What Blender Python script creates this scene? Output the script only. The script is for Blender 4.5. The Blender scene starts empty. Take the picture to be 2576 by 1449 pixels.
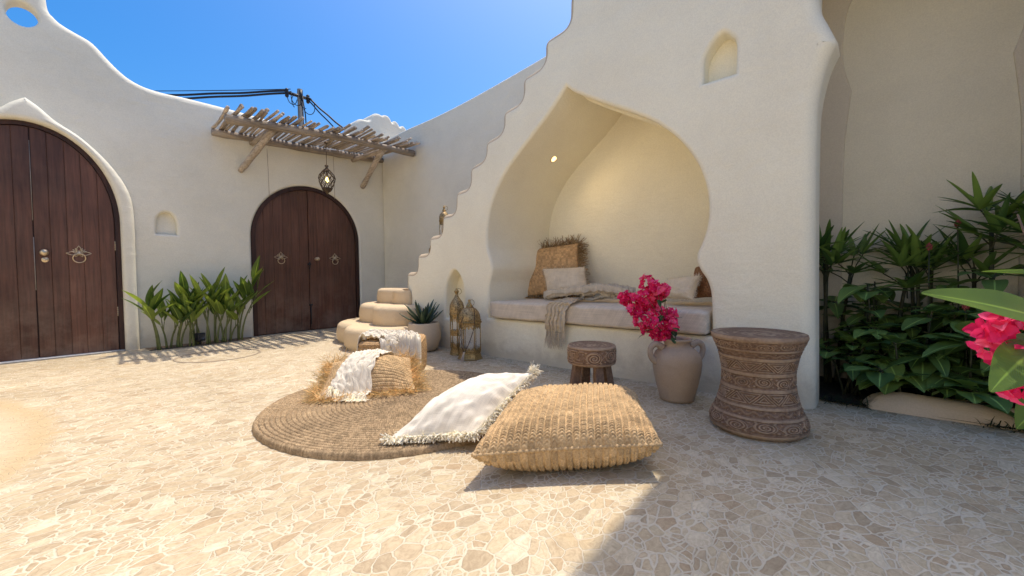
import bpy, bmesh, math, random
import numpy as np
from mathutils import Vector, Matrix
from mathutils.geometry import tessellate_polygon
R = math.radians
PI = math.pi
rnd = random.Random(7)
nr = np.random.RandomState(11)
scene = bpy.context.scene
COL = scene.collection

# ------------------------------------------------------------------ camera
CAM_H = 0.85
az, pt, ro = R(41.4), R(1.8), R(0.69)
fwd = Vector((math.cos(az)*math.cos(pt), math.sin(az)*math.cos(pt), -math.sin(pt)))
rt0 = Vector((math.sin(az), -math.cos(az), 0))
up0 = rt0.cross(fwd)
rt = rt0*math.cos(ro) - up0*math.sin(ro)
up = up0*math.cos(ro) + rt0*math.sin(ro)
cam = bpy.data.cameras.new('camera')
cam.sensor_width = 36.0
cam.lens = 1034.0/2576.0*36.0
cam.clip_start = 0.02
cam.clip_end = 5000
co = bpy.data.objects.new('camera', cam)
M = Matrix((rt, up, -fwd)).transposed().to_4x4()
M.translation = Vector((0, 0, CAM_H))
co.matrix_world = M
COL.objects.link(co)
scene.camera = co

# ------------------------------------------------------------------ light
SUN = Vector((0.35, 0.012, 1.0)).normalized()
ws = bpy.data.worlds.new('World'); scene.world = ws; ws.use_nodes = True
nt = ws.node_tree
sky = nt.nodes.new('ShaderNodeTexSky')
sky.sky_type = 'NISHITA'; sky.sun_disc = False
sky.sun_elevation = math.asin(SUN.z)
sky.sun_rotation = math.atan2(SUN.x, SUN.y)
sky.altitude = 0; sky.air_density = 1.0; sky.dust_density = 3.2; sky.ozone_density = 4.0
bg = nt.nodes['Background']; bg.inputs['Strength'].default_value = 0.104
hs = nt.nodes.new('ShaderNodeHueSaturation'); hs.inputs['Saturation'].default_value = 1.55
nt.links.new(sky.outputs[0], hs.inputs['Color']); nt.links.new(hs.outputs[0], bg.inputs['Color'])
sl = bpy.data.lights.new('sun', 'SUN'); sl.energy = 2.0; sl.angle = R(0.55); sl.color = (1.0, 0.90, 0.75)
so = bpy.data.objects.new('sun', sl); COL.objects.link(so)
so.rotation_euler = SUN.to_track_quat('Z', 'Y').to_euler()
scene.view_settings.view_transform = 'Standard'
scene.view_settings.look = 'None'
scene.view_settings.exposure = 1.1
scene.view_settings.gamma = 1.0
scene.cycles.max_bounces = 14; scene.cycles.diffuse_bounces = 10; scene.cycles.transparent_max_bounces = 16

# ------------------------------------------------------------------ object helpers
def tag(o, label=None, cat=None, group=None, kind=None):
    if label: o['label'] = label
    if cat: o['category'] = cat
    if group: o['group'] = group
    if kind: o['kind'] = kind
    elif cat: o['kind'] = 'thing'
    return o
def empty(name, loc=(0, 0, 0), rz=0, label=None, cat=None, group=None):
    o = bpy.data.objects.new(name, None); COL.objects.link(o)
    o.location = loc; o.rotation_euler = (0, 0, rz); o.empty_display_size = 0.1
    return tag(o, label, cat, group)
def mk(name, V, F, mat, parent=None, smooth=True, uv=None, attrs=None, sharp=None, wn=False, mats=None, mi=None):
    me = bpy.data.meshes.new(name)
    V = np.asarray(V, dtype=float)
    me.from_pydata(V.tolist(), [], [list(f) for f in F] if not isinstance(F, np.ndarray) else F.tolist())
    for m in (mats or [mat]): me.materials.append(m)
    if mi is not None: me.polygons.foreach_set('material_index', np.asarray(mi, dtype=np.int32))
    if smooth: me.polygons.foreach_set('use_smooth', np.ones(len(me.polygons), dtype=bool))
    if attrs:
        for k, a in attrs.items():
            at = me.attributes.new(k, 'FLOAT', 'POINT'); at.data.foreach_set('value', np.asarray(a, dtype=np.float32))
    if uv is not None:
        uv = np.asarray(uv, dtype=np.float32)
        ul = me.uv_layers.new(name='UVMap')
        li = np.empty(len(me.loops), dtype=np.int32); me.loops.foreach_get('vertex_index', li)
        ul.data.foreach_set('uv', uv[li].ravel())
    me.update()
    if sharp is not None: me.set_sharp_from_angle(angle=R(sharp))
    o = bpy.data.objects.new(name, me); COL.objects.link(o)
    if parent is not None: o.parent = parent
    if wn:
        w = o.modifiers.new('wn', 'WEIGHTED_NORMAL'); w.mode = 'FACE_AREA'; w.weight = 90; w.keep_sharp = True
    return o
def copy_tree(o, parent=None):
    c = o.copy(); COL.objects.link(c)
    if parent is not None: c.parent = parent
    for ch in list(o.children): copy_tree(ch, c)
    return c
class MB:
    """collects simple shapes into one mesh"""
    def __init__(s): s.v = []; s.f = []; s.a = []
    def add(s, V, F, a=0.0):
        n = len(s.v); s.v += [tuple(map(float, p)) for p in V]; s.f += [tuple(int(i)+n for i in f) for f in F]
        s.a += [a]*len(V) if np.isscalar(a) else list(a)
        return s
    def tube(s, pts, rad, seg=8, a=0.0, cap=True, flat=1.0):
        pts = [Vector(p) for p in pts]; n = len(pts)
        rad = [rad]*n if np.isscalar(rad) else rad
        T = []
        for i in range(n):
            t = pts[min(i+1, n-1)] - pts[max(i-1, 0)]
            T.append(t.normalized() if t.length > 1e-9 else Vector((0, 0, 1)))
        ref = Vector((0, 0, 1)) if abs(T[0].z) < .9 else Vector((1, 0, 0))
        nx = T[0].cross(ref).normalized()
        V = []; F = []
        for i in range(n):
            nx = (nx - T[i]*nx.dot(T[i]))
            nx = nx.normalized() if nx.length > 1e-6 else T[i].orthogonal().normalized()
            ny = T[i].cross(nx)
            for k in range(seg):
                t = 2*PI*k/seg
                V.append(pts[i] + nx*math.cos(t)*rad[i] + ny*math.sin(t)*rad[i]*flat)
        for i in range(n-1):
            for k in range(seg):
                k2 = (k+1) % seg
                F.append((i*seg+k, i*seg+k2, (i+1)*seg+k2, (i+1)*seg+k))
        if cap:
            F.append(tuple(range(seg-1, -1, -1))); F.append(tuple((n-1)*seg+k for k in range(seg)))
        return s.add(V, F, a)
    def ring(s, c, nrm, R_, r, seg=28, k=8, a0=0, a1=2*PI, ax=None):
        nrm = Vector(nrm).normalized(); x = Vector(ax) if ax else nrm.orthogonal().normalized(); y = nrm.cross(x)
        full = abs(a1-a0-2*PI) < 1e-6
        m = seg + (0 if full else 1)
        pts = [Vector(c)+x*math.cos(a0+(a1-a0)*i/seg)*R_+y*math.sin(a0+(a1-a0)*i/seg)*R_ for i in range(m)]
        if not full: return s.tube(pts, r, k)
        V = []; F = []
        for i in range(seg):
            d = (pts[i]-Vector(c)).normalized()
            for j in range(k):
                t = 2*PI*j/k
                V.append(pts[i]+d*math.cos(t)*r+nrm*math.sin(t)*r)
        for i in range(seg):
            for j in range(k):
                F.append((i*k+j, ((i+1) % seg)*k+j, ((i+1) % seg)*k+(j+1) % k, i*k+(j+1) % k))
        return s.add(V, F)
    def lathe(s, prof, seg=40, c=(0, 0, 0), a=0.0, rot=0.0, cap=(True, True)):
        V = []; F = []
        for (r, z) in prof:
            for k in range(seg):
                t = rot+2*PI*k/seg
                V.append((c[0]+r*math.cos(t), c[1]+r*math.sin(t), c[2]+z))
        n = len(prof)
        for i in range(n-1):
            for k in range(seg):
                k2 = (k+1) % seg
                F.append((i*seg+k, i*seg+k2, (i+1)*seg+k2, (i+1)*seg+k))
        if cap[0]: F.append(tuple(range(seg-1, -1, -1)))
        if cap[1]: F.append(tuple((n-1)*seg+k for k in range(seg)))
        return s.add(V, F, a)
    def box(s, lo, hi, a=0.0):
        x0, y0, z0 = lo; x1, y1, z1 = hi
        V = [(x0, y0, z0), (x1, y0, z0), (x1, y1, z0), (x0, y1, z0), (x0, y0, z1), (x1, y0, z1), (x1, y1, z1), (x0, y1, z1)]
        return s.add(V, [(0, 3, 2, 1), (4, 5, 6, 7), (0, 1, 5, 4), (1, 2, 6, 5), (2, 3, 7, 6), (3, 0, 4, 7)], a)
    def build(s, name, mat, parent=None, **k):
        return mk(name, s.v, s.f, mat, parent, attrs={'tint': s.a}, **k)

def cr(P, per=8):
    """open Catmull-Rom through points"""
    P = [np.array(p, float) for p in P]; out = []
    Q = [2*P[0]-P[1]] + P + [2*P[-1]-P[-2]]
    for i in range(1, len(Q)-2):
        a, b, c, d = Q[i-1], Q[i], Q[i+1], Q[i+2]
        for k in range(per):
            t = k/per
            out.append(.5*((2*b)+(-a+c)*t+(2*a-5*b+4*c-d)*t*t+(-a+3*b-3*c+d)*t**3))
    out.append(P[-1]); return [tuple(p) for p in out]
def fillet(P, r, seg=6, closed=False):
    P = [np.array(p, float) for p in P]; n = len(P); out = []
    rr = [r]*n if np.isscalar(r) else r
    for i in range(n):
        if not closed and i in (0, n-1): out.append(tuple(P[i])); continue
        a, b, c = P[i-1], P[i], P[(i+1) % n]
        la, lc = np.linalg.norm(a-b), np.linalg.norm(c-b); q = min(rr[i], la*.48, lc*.48)
        if q < 1e-4: out.append(tuple(b)); continue
        p0 = b+(a-b)/la*q; p1 = b+(c-b)/lc*q
        for k in range(seg+1):
            t = k/seg; out.append(tuple((1-t)**2*p0+2*t*(1-t)*b+t*t*p1))
    return out
def dens(P, step=0.06, closed=True):
    out = []; n = len(P)
    for i in range(n if closed else n-1):
        a = np.array(P[i], float); b = np.array(P[(i+1) % n], float); L = np.linalg.norm(b-a)
        if L < 1e-5: continue
        m = max(1, int(L/step))
        for k in range(m): out.append(tuple(a+(b-a)*k/m))
    if not closed: out.append(tuple(P[-1]))
    return out
def area(P): return .5*sum(P[i][0]*P[(i+1) % len(P)][1]-P[(i+1) % len(P)][0]*P[i][1] for i in range(len(P)))
def clean(P):
    out = []
    for p in P:
        if not out or math.hypot(p[0]-out[-1][0], p[1]-out[-1][1]) > 1e-4: out.append(p)
    if math.hypot(out[0][0]-out[-1][0], out[0][1]-out[-1][1]) < 1e-4: out.pop()
    return out
def offs(P, d):
    n = len(P); out = []
    for i in range(n):
        a, b, c = (np.array(P[i-1]), np.array(P[i]), np.array(P[(i+1) % n]))
        e1 = (b-a)/np.linalg.norm(b-a); e2 = (c-b)/np.linalg.norm(c-b)
        n1 = np.array((-e1[1], e1[0])); n2 = np.array((-e2[1], e2[0]))
        m = n1+n2; L = np.linalg.norm(m)
        if L < 1e-6: out.append(tuple(b+n1*d)); continue
        m /= L; k = max(.45, float(m @ n1)); out.append(tuple(b+m*d/k))
    return out
RIM = {}
def slab(name, outer, holes, to3d, mat, parent=None, r=.05, depth=.25, nb=5, back=True, wob=0.0):
    """solid plate: outer loop, holes = [(pts, r, depth, cap)]; to3d(a, b, d) gives the 3D point at depth d behind the face"""
    V = []; F = []
    def put(P, d):
        i0 = len(V); V.extend(to3d(p[0], p[1], d) for p in P); return list(range(i0, i0+len(P)))
    def strip(A, B):
        n = len(A)
        for i in range(n): F.append((A[i], B[i], B[(i+1) % n], A[(i+1) % n]))
    loops = [(outer, r, depth, None, 1)] + [(h[0], h[1], h[2], h[3], -1) for h in holes]
    caps = []; capidx = []; backs = []
    for pts, rr, dd, cap, s in loops:
        P = clean(pts)
        if area(P)*s < 0: P = P[::-1]
        rings = [(rr*(1-math.sin(k/nb*PI/2)), rr*(1-math.cos(k/nb*PI/2))) for k in range(nb+1)] if rr > 0 else [(0, 0)]
        prev = None
        for q, (ins, dp) in enumerate(rings):
            Q = offs(P, ins) if ins > 1e-6 else P
            ids = put(Q, dp)
            if prev is None: caps.append(Q); capidx.append(ids)
            else: strip(prev, ids)
            prev = ids
        if s == 1: RIM[name] = len(F)+len(P)*2
        if s == 1 and back:
            ids = put(P, dd-rr*.5); strip(prev, ids); b2 = put(offs(P, rr*.5), dd); strip(ids, b2); backs.append((offs(P, rr*.5), b2))
        elif dd is not None:
            m = max(1, int(dd/.25))
            for k in range(1, m+1):
                ids = put(P, rr+(dd-rr)*k/m); strip(prev, ids); prev = ids
            if cap:
                for t in tessellate_polygon([[Vector((p[0], p[1], 0)) for p in P]]):
                    a, b, c = [P[i] for i in t]
                    ccw = (b[0]-a[0])*(c[1]-a[1])-(b[1]-a[1])*(c[0]-a[0]) > 0
                    F.append(tuple(ids[i] for i in (t if ccw else t[::-1])))
                if back and dd > depth: backs.append((P, put(P, depth)))
            elif back: backs.append((P, ids))
    def fill(lps, idl, flip):
        flat = [i for L in idl for i in L]; pf = [p for L in lps for p in L]
        for t in tessellate_polygon([[Vector((p[0], p[1], 0)) for p in L] for L in lps]):
            a, b, c = [pf[i] for i in t]
            ccw = (b[0]-a[0])*(c[1]-a[1])-(b[1]-a[1])*(c[0]-a[0]) > 0
            if flip: ccw = not ccw
            F.append(tuple(flat[i] for i in (t if ccw else t[::-1])))
    fill(caps, capidx, False)
    if back and backs: fill([b[0] for b in backs], [b[1] for b in backs], True)
    return mk(name, V, F, mat, parent, sharp=50, wn=True)

# ------------------------------------------------------------------ materials
def nmat(name):
    m = bpy.data.materials.new(name); m.use_nodes = True
    n = m.node_tree.nodes; b = n['Principled BSDF']; return m, n, m.node_tree.links, b
def N(n, t, **k):
    x = n.new('ShaderNode'+t)
    for a, v in k.items():
        if a.startswith('i_'): x.inputs[a[2:].replace('_', ' ')].default_value = v
        else: setattr(x, a, v)
    return x
def ramp(n, stops, interp='LINEAR'):
    r = n.new('ShaderNodeValToRGB'); r.color_ramp.interpolation = interp
    e = r.color_ramp.elements
    while len(e) < len(stops): e.new(.5)
    for k, (p, c) in enumerate(stops):
        e[k].position = p; e[k].color = (*c, 1) if len(c) == 3 else c
    return r
def mixc(n, l, fac, a, b, blend='MIX'):
    x = n.new('ShaderNodeMix'); x.data_type = 'RGBA'; x.blend_type = blend
    for s, v in (('A', a), ('B', b)):
        i = [q for q in x.inputs if q.name == s and q.type == 'RGBA'][0]
        if isinstance(v, tuple): i.default_value = (*v, 1) if len(v) == 3 else v
        else: l.new(v, i)
    f = x.inputs[0]
    if isinstance(fac, (int, float)): f.default_value = fac
    else: l.new(fac, f)
    return [q for q in x.outputs if q.type == 'RGBA'][0]
def mth(n, l, op, a, b=None, c=None):
    x = n.new('ShaderNodeMath'); x.operation = op
    for i, v in enumerate((a, b, c)):
        if v is None: continue
        if isinstance(v, (int, float)): x.inputs[i].default_value = v
        else: l.new(v, x.inputs[i])
    return x.outputs[0]
def plaster(name, c, c2, grain=.12, und=.35, stain=0.0):
    m, n, l, b = nmat(name)
    tc = N(n, 'TexCoord')
    n1 = N(n, 'TexNoise', i_Scale=1.3, i_Detail=5.0, i_Roughness=.6); l.new(tc.outputs['Object'], n1.inputs['Vector'])
    n2 = N(n, 'TexNoise', i_Scale=4.5, i_Detail=4.0, i_Roughness=.55, i_Distortion=.6); l.new(tc.outputs['Object'], n2.inputs['Vector'])
    n3 = N(n, 'TexNoise', i_Scale=130.0, i_Detail=3.0); l.new(tc.outputs['Object'], n3.inputs['Vector'])
    r1 = ramp(n, [(.35, (0, 0, 0)), (.68, (1, 1, 1))]); l.new(n1.outputs[0], r1.inputs[0])
    col = mixc(n, l, r1.outputs[0], c, c2)
    r3 = ramp(n, [(.3, (.93, .93, .93)), (.7, (1.04, 1.04, 1.04))]); l.new(n3.outputs[0], r3.inputs[0])
    col = mixc(n, l, 1.0, col, r3.outputs[0], 'MULTIPLY')
    if stain:
        sx = N(n, 'SeparateXYZ'); l.new(tc.outputs['Object'], sx.inputs[0])
        n4 = N(n, 'TexNoise', i_Scale=2.6, i_Detail=6.0, i_Roughness=.7); l.new(tc.outputs['Object'], n4.inputs['Vector'])
        h = mth(n, l, 'ADD', sx.outputs[2], mth(n, l, 'MULTIPLY', n4.outputs[0], -.55))
        r4 = ramp(n, [(.0, (1, 1, 1)), (.10, (.45, .45, .45)), (.30, (0, 0, 0))]); l.new(mth(n, l, 'ADD', h, .2), r4.inputs[0])
        col = mixc(n, l, mth(n, l, 'MULTIPLY', r4.outputs[0], stain), col, (.42, .36, .28))
    l.new(col, b.inputs['Base Color']); b.inputs['Roughness'].default_value = .92
    b.inputs['Specular IOR Level'].default_value = .2
    bu1 = N(n, 'Bump', i_Strength=grain, i_Distance=.004); l.new(n3.outputs[0], bu1.inputs['Height'])
    bu2 = N(n, 'Bump', i_Strength=und, i_Distance=.03); l.new(n2.outputs[0], bu2.inputs['Height']); l.new(bu1.outputs[0], bu2.inputs['Normal'])
    # trowel sweeps
    mp = N(n, 'Mapping'); mp.inputs['Scale'].default_value = (1.6, 1.6, 6.5); mp.inputs['Rotation'].default_value = (.35, .3, 0); l.new(tc.outputs['Object'], mp.inputs[0])
    n5 = N(n, 'TexNoise', i_Scale=1.7, i_Detail=5.0, i_Roughness=.6, i_Distortion=1.2); l.new(mp.outputs[0], n5.inputs['Vector'])
    bu3 = N(n, 'Bump', i_Strength=und*.7, i_Distance=.02); l.new(n5.outputs[0], bu3.inputs['Height']); l.new(bu2.outputs[0], bu3.inputs['Normal'])
    l.new(bu3.outputs[0], b.inputs['Normal'])
    return m
PL = plaster('white_plaster', (.89, .85, .69), (.825, .775, .62), stain=.6)
PL2 = plaster('grey_white_plaster', (.81, .77, .64), (.72, .685, .565), und=.5, stain=.5)
PL3 = plaster('shade_plaster', (.70, .645, .545), (.64, .585, .49), stain=.2)  # darker copy of the wall plaster, recess shade put into its colour
PLS = plaster('sand_plaster', (.70, .55, .36), (.64, .49, .31), und=.5)
PLT = plaster('soil_plaster', (.60, .49, .36), (.52, .42, .305), und=.3)

def mosaic():
    m, n, l, b = nmat('stone_mosaic')
    tc = N(n, 'TexCoord')
    mp = N(n, 'Mapping'); mp.inputs['Rotation'].default_value = (0, 0, R(28)); mp.inputs['Scale'].default_value = (1.0, 1.32, 1)
    l.new(tc.outputs['Object'], mp.inputs[0])
    nz = N(n, 'TexNoise', i_Scale=22.0, i_Detail=2.0); l.new(mp.outputs[0], nz.inputs['Vector'])
    w = N(n, 'VectorMath', operation='MULTIPLY_ADD'); l.new(nz.outputs['Color'], w.inputs[0]); w.inputs[1].default_value = (.022, .022, 0); l.new(mp.outputs[0], w.inputs[2])
    nzb = N(n, 'TexNoise', i_Scale=2.3, i_Detail=1.0); l.new(mp.outputs[0], nzb.inputs['Vector'])
    w2 = N(n, 'VectorMath', operation='MULTIPLY_ADD'); l.new(nzb.outputs['Color'], w2.inputs[0]); w2.inputs[1].default_value = (.17, .17, 0); l.new(w.outputs[0], w2.inputs[2])
    def vor(s):
        a = N(n, 'TexVoronoi', voronoi_dimensions='2D', feature='F1', i_Scale=s); l.new(w2.outputs[0], a.inputs['Vector'])
        e = N(n, 'TexVoronoi', voronoi_dimensions='2D', feature='DISTANCE_TO_EDGE', i_Scale=s); l.new(w2.outputs[0], e.inputs['Vector'])
        return a.outputs['Color'], mth(n, l, 'DIVIDE', e.outputs['Distance'], s)
    cB, dB = vor(15.5); cS, dS = vor(25.0)
    sB = N(n, 'SeparateColor'); l.new(cB, sB.inputs[0])
    whole = mth(n, l, 'LESS_THAN', sB.outputs[2], .58)          # large stones stay whole, the others are broken up
    dS2 = mth(n, l, 'ADD', dS, whole); dist = mth(n, l, 'MINIMUM', dB, dS2)
    sc = N(n, 'SeparateColor'); l.new(mixc(n, l, whole, cS, cB), sc.inputs[0])
    pal = ramp(n, [(0, (.62, .50, .36)), (.07, (.58, .485, .36)), (.15, (.69, .585, .44)), (.34, (.72, .63, .475)), (.52, (.65, .555, .42)), (.66, (.77, .68, .53)), (.82, (.69, .585, .43)), (.92, (.86, .79, .65))], 'CONSTANT')
    l.new(sc.outputs[0], pal.inputs[0])
    # veining within stones
    n4 = N(n, 'TexNoise', i_Scale=38.0, i_Detail=5.0, i_Roughness=.65, i_Distortion=1.2); l.new(w2.outputs[0], n4.inputs['Vector'])
    r4 = ramp(n, [(.3, (.70, .66, .62)), (.62, (1.0, 1.0, 1.0))]); l.new(n4.outputs[0], r4.inputs[0])
    st = mixc(n, l, 1.0, pal.outputs[0], r4.outputs[0], 'MULTIPLY')
    # grout: width varies
    gw = N(n, 'TexNoise', i_Scale=5.0, i_Detail=2.0); l.new(tc.outputs['Object'], gw.inputs['Vector'])
    e2 = mth(n, l, 'DIVIDE', dist, mth(n, l, 'MULTIPLY_ADD', gw.outputs[0], .0085, .0008))
    rg = ramp(n, [(.45, (1, 1, 1)), (.85, (0, 0, 0))]); l.new(e2, rg.inputs[0])
    gn = N(n, 'TexNoise', i_Scale=9.0, i_Detail=4.0); l.new(tc.outputs['Object'], gn.inputs['Vector'])
    gcol = mixc(n, l, gn.outputs[0], (.84, .79, .69), (.74, .67, .55))
    col = mixc(n, l, rg.outputs[0], st, gcol)
    # big blotches: dusty and rust-washed zones
    n5 = N(n, 'TexNoise', i_Scale=.9, i_Detail=5.0, i_Roughness=.62); l.new(tc.outputs['Object'], n5.inputs['Vector'])
    r5 = ramp(n, [(.35, (.86, .83, .78)), (.6, (1.05, 1.03, 1.0))]); l.new(n5.outputs[0], r5.inputs[0])
    col = mixc(n, l, 1.0, col, r5.outputs[0], 'MULTIPLY')
    n6 = N(n, 'TexNoise', i_Scale=2.1, i_Detail=4.0, i_Roughness=.6); l.new(w2.outputs[0], n6.inputs['Vector'])
    r6 = ramp(n, [(.60, (0, 0, 0)), (.75, (1, 1, 1))]); l.new(n6.outputs[0], r6.inputs[0])
    col = mixc(n, l, mth(n, l, 'MULTIPLY', r6.outputs[0], .42), col, (.60, .42, .20))
    # sand-coloured worn patch left of the rug
    sx = N(n, 'SeparateXYZ'); l.new(tc.outputs['Object'], sx.inputs[0])
    dx = mth(n, l, 'MULTIPLY', mth(n, l, 'SUBTRACT', sx.outputs[0], -.95), 1.0); dy = mth(n, l, 'MULTIPLY', mth(n, l, 'SUBTRACT', sx.outputs[1], 3.6), .62)
    dd = mth(n, l, 'SQRT', mth(n, l, 'ADD', mth(n, l, 'MULTIPLY', dx, dx), mth(n, l, 'MULTIPLY', dy, dy)))
    dd = mth(n, l, 'ADD', dd, mth(n, l, 'MULTIPLY_ADD', n5.outputs[0], .22, -.11))
    rs = ramp(n, [(.93, (1, 1, 1)), (1.0, (0, 0, 0))]); l.new(dd, rs.inputs[0])
    n7 = N(n, 'TexNoise', i_Scale=1.6, i_Detail=5.0); l.new(tc.outputs['Object'], n7.inputs['Vector'])
    rim = ramp(n, [(.62, (0, 0, 0)), (.90, (1, 1, 1))]); l.new(dd, rim.inputs[0]); sand = mixc(n, l, rim.outputs[0], mixc(n, l, n7.outputs[0], (.80, .70, .54), (.86, .79, .67)), (.66, .51, .32))
    col = mixc(n, l, mth(n, l, 'MULTIPLY', rs.outputs[0], .84), col, sand)
    col = mixc(n, l, 1.0, col, (.80, .77, .695), 'MULTIPLY')
    l.new(col, b.inputs['Base Color'])
    rr = ramp(n, [(0, (.50, .5, .5)), (1, (.75, .75, .75))]); l.new(n4.outputs[0], rr.inputs[0]); l.new(mth(n, l, 'MULTIPLY_ADD', sc.outputs[2], .25, mth(n, l, 'MULTIPLY', rr.outputs[0], .85)), b.inputs['Roughness'])
    b.inputs['Specular IOR Level'].default_value = .3
    eh = ramp(n, [(.3, (0, 0, 0)), (1.0, (1, 1, 1))]); l.new(e2, eh.inputs[0])
    hh = mth(n, l, 'ADD', eh.outputs[0], mth(n, l, 'MULTIPLY', n4.outputs[0], .5))
    hh = mth(n, l, 'ADD', hh, mth(n, l, 'MULTIPLY', sc.outputs[1], .5))
    bu = N(n, 'Bump', i_Strength=.6, i_Distance=.005); l.new(hh, bu.inputs['Height']); l.new(bu.outputs[0], b.inputs['Normal'])
    return m
MOS = mosaic()

def wood(name, dark, light, axis='Z', rough=.55, scale=1.0, bump=.25, tintamt=.35, spec=.35, dust=0.0):
    m, n, l, b = nmat(name)
    tc = N(n, 'TexCoord'); at = N(n, 'Attribute', attribute_name='tint')
    mp = N(n, 'Mapping'); s = {'Z': (38, 38, 2.2), 'X': (2.2, 38, 38), 'Y': (38, 2.2, 38)}[axis]
    mp.inputs['Scale'].default_value = tuple(q*scale for q in s); l.new(tc.outputs['Object'], mp.inputs[0])
    ofs = N(n, 'VectorMath', operation='ADD'); l.new(mp.outputs[0], ofs.inputs[0])
    cx = N(n, 'CombineXYZ')
    for i in range(3): l.new(mth(n, l, 'MULTIPLY', at.outputs['Fac'], 17.3+i*5), cx.inputs[i])
    l.new(cx.outputs[0], ofs.inputs[1])
    n1 = N(n, 'TexNoise', i_Scale=1.0, i_Detail=6.0, i_Roughness=.65, i_Distortion=.4); l.new(ofs.outputs[0], n1.inputs['Vector'])
    n2 = N(n, 'TexNoise', i_Scale=2.0, i_Detail=4.0); l.new(tc.outputs['Object'], n2.inputs['Vector'])
    r1 = ramp(n, [(.3, dark), (.7, light)]); l.new(n1.outputs[0], r1.inputs[0])
    r2 = ramp(n, [(.3, (.75, .75, .75)), (.7, (1.2, 1.2, 1.2))]); l.new(n2.outputs[0], r2.inputs[0])
    col = mixc(n, l, 1.0, r1.outputs[0], r2.outputs[0], 'MULTIPLY')
    tv = mth(n, l, 'MULTIPLY_ADD', at.outputs['Fac'], tintamt*2, 1-tintamt)
    cc = N(n, 'CombineColor')
    for i in range(3): l.new(tv, cc.inputs[i])
    col = mixc(n, l, 1.0, col, cc.outputs[0], 'MULTIPLY')
    if dust:
        sx = N(n, 'SeparateXYZ'); l.new(tc.outputs['Object'], sx.inputs[0])
        n3 = N(n, 'TexNoise', i_Scale=3.2, i_Detail=7.0, i_Roughness=.7); l.new(tc.outputs['Object'], n3.inputs['Vector'])
        rd = ramp(n, [(.0, (1, 1, 1)), (.75, (.25, .25, .25)), (1.0, (.12, .12, .12))]); l.new(sx.outputs[2], rd.inputs[0])
        rn = ramp(n, [(.42, (0, 0, 0)), (.72, (1, 1, 1))]); l.new(n3.outputs[0], rn.inputs[0])
        col = mixc(n, l, mth(n, l, 'MULTIPLY', mth(n, l, 'MULTIPLY', rd.outputs[0], rn.outputs[0]), dust), col, (.36, .27, .20))
    l.new(col, b.inputs['Base Color']); b.inputs['Roughness'].default_value = rough; b.inputs['Specular IOR Level'].default_value = spec
    bu = N(n, 'Bump', i_Strength=bump, i_Distance=.003); l.new(n1.outputs[0], bu.inputs['Height']); l.new(bu.outputs[0], b.inputs['Normal'])
    return m
DOORW = wood('door_wood', (.068, .030, .019), (.150, .066, .041), rough=.42, tintamt=.17, bump=.2, dust=.45)
FRAMEW = wood('door_frame_wood', (.025, .011, .008), (.07, .03, .02), rough=.5)
STICK = wood('weathered_stick', (.215, .17, .13), (.54, .46, .375), 'Y', rough=.85, scale=1.2, bump=.5)
BEAM = wood('weathered_beam', (.24, .19, .145), (.54, .46, .37), 'X', rough=.85, scale=1.0, bump=.5)
def solid(name, c, rough=.6, metal=0.0, spec=.4, var=.15, sc=25.0, bump=0.0, tint=0.0, bsc=None):
    m, n, l, b = nmat(name)
    tc = N(n, 'TexCoord'); n1 = N(n, 'TexNoise', i_Scale=sc, i_Detail=4.0, i_Roughness=.6); l.new(tc.outputs['Object'], n1.inputs['Vector'])
    r = ramp(n, [(.3, tuple(q*(1-var) for q in c)), (.7, tuple(min(1, q*(1+var)) for q in c))]); l.new(n1.outputs[0], r.inputs[0])
    col = r.outputs[0]
    if tint:
        at = N(n, 'Attribute', attribute_name='tint'); tv = mth(n, l, 'MULTIPLY_ADD', at.outputs['Fac'], tint*2, 1-tint)
        cc = N(n, 'CombineColor')
        for i in range(3): l.new(tv, cc.inputs[i])
        col = mixc(n, l, 1.0, col, cc.outputs[0], 'MULTIPLY')
    l.new(col, b.inputs['Base Color']); b.inputs['Roughness'].default_value = rough; b.inputs['Metallic'].default_value = metal
    b.inputs['Specular IOR Level'].default_value = spec
    if bump:
        n2 = n1
        if bsc: n2 = N(n, 'TexNoise', i_Scale=bsc, i_Detail=3.0); l.new(tc.outputs['Object'], n2.inputs['Vector'])
        bu = N(n, 'Bump', i_Strength=bump, i_Distance=.004); l.new(n2.outputs[0], bu.inputs['Height']); l.new(bu.outputs[0], b.inputs['Normal'])
    return m
BRASS = solid('aged_brass', (.36, .255, .11), rough=.5, metal=.75, var=.45, sc=60, bump=.35)
BRASSW = solid('worn_brass', (.62, .50, .34), rough=.35, metal=.9, var=.25, sc=40)
BLACKM = solid('black_metal', (.02, .02, .022), rough=.5)
# ================================================================== setting
def plane(name, x0, y0, x1, y1, z, mat):
    return mk(name, [(x0, y0, z), (x1, y0, z), (x1, y1, z), (x0, y1, z)], [(0, 1, 2, 3)], mat, smooth=False)
EARTH = solid('dry_earth', (.33, .25, .17), rough=.95, var=.3, sc=3, bump=.5)
tag(plane('ground', -600, -600, 600, 600, -.02, EARTH), kind='structure')
tag(plane('patio', -9, -7, 4.3, 7.0, 0, MOS), kind='structure')

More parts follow.
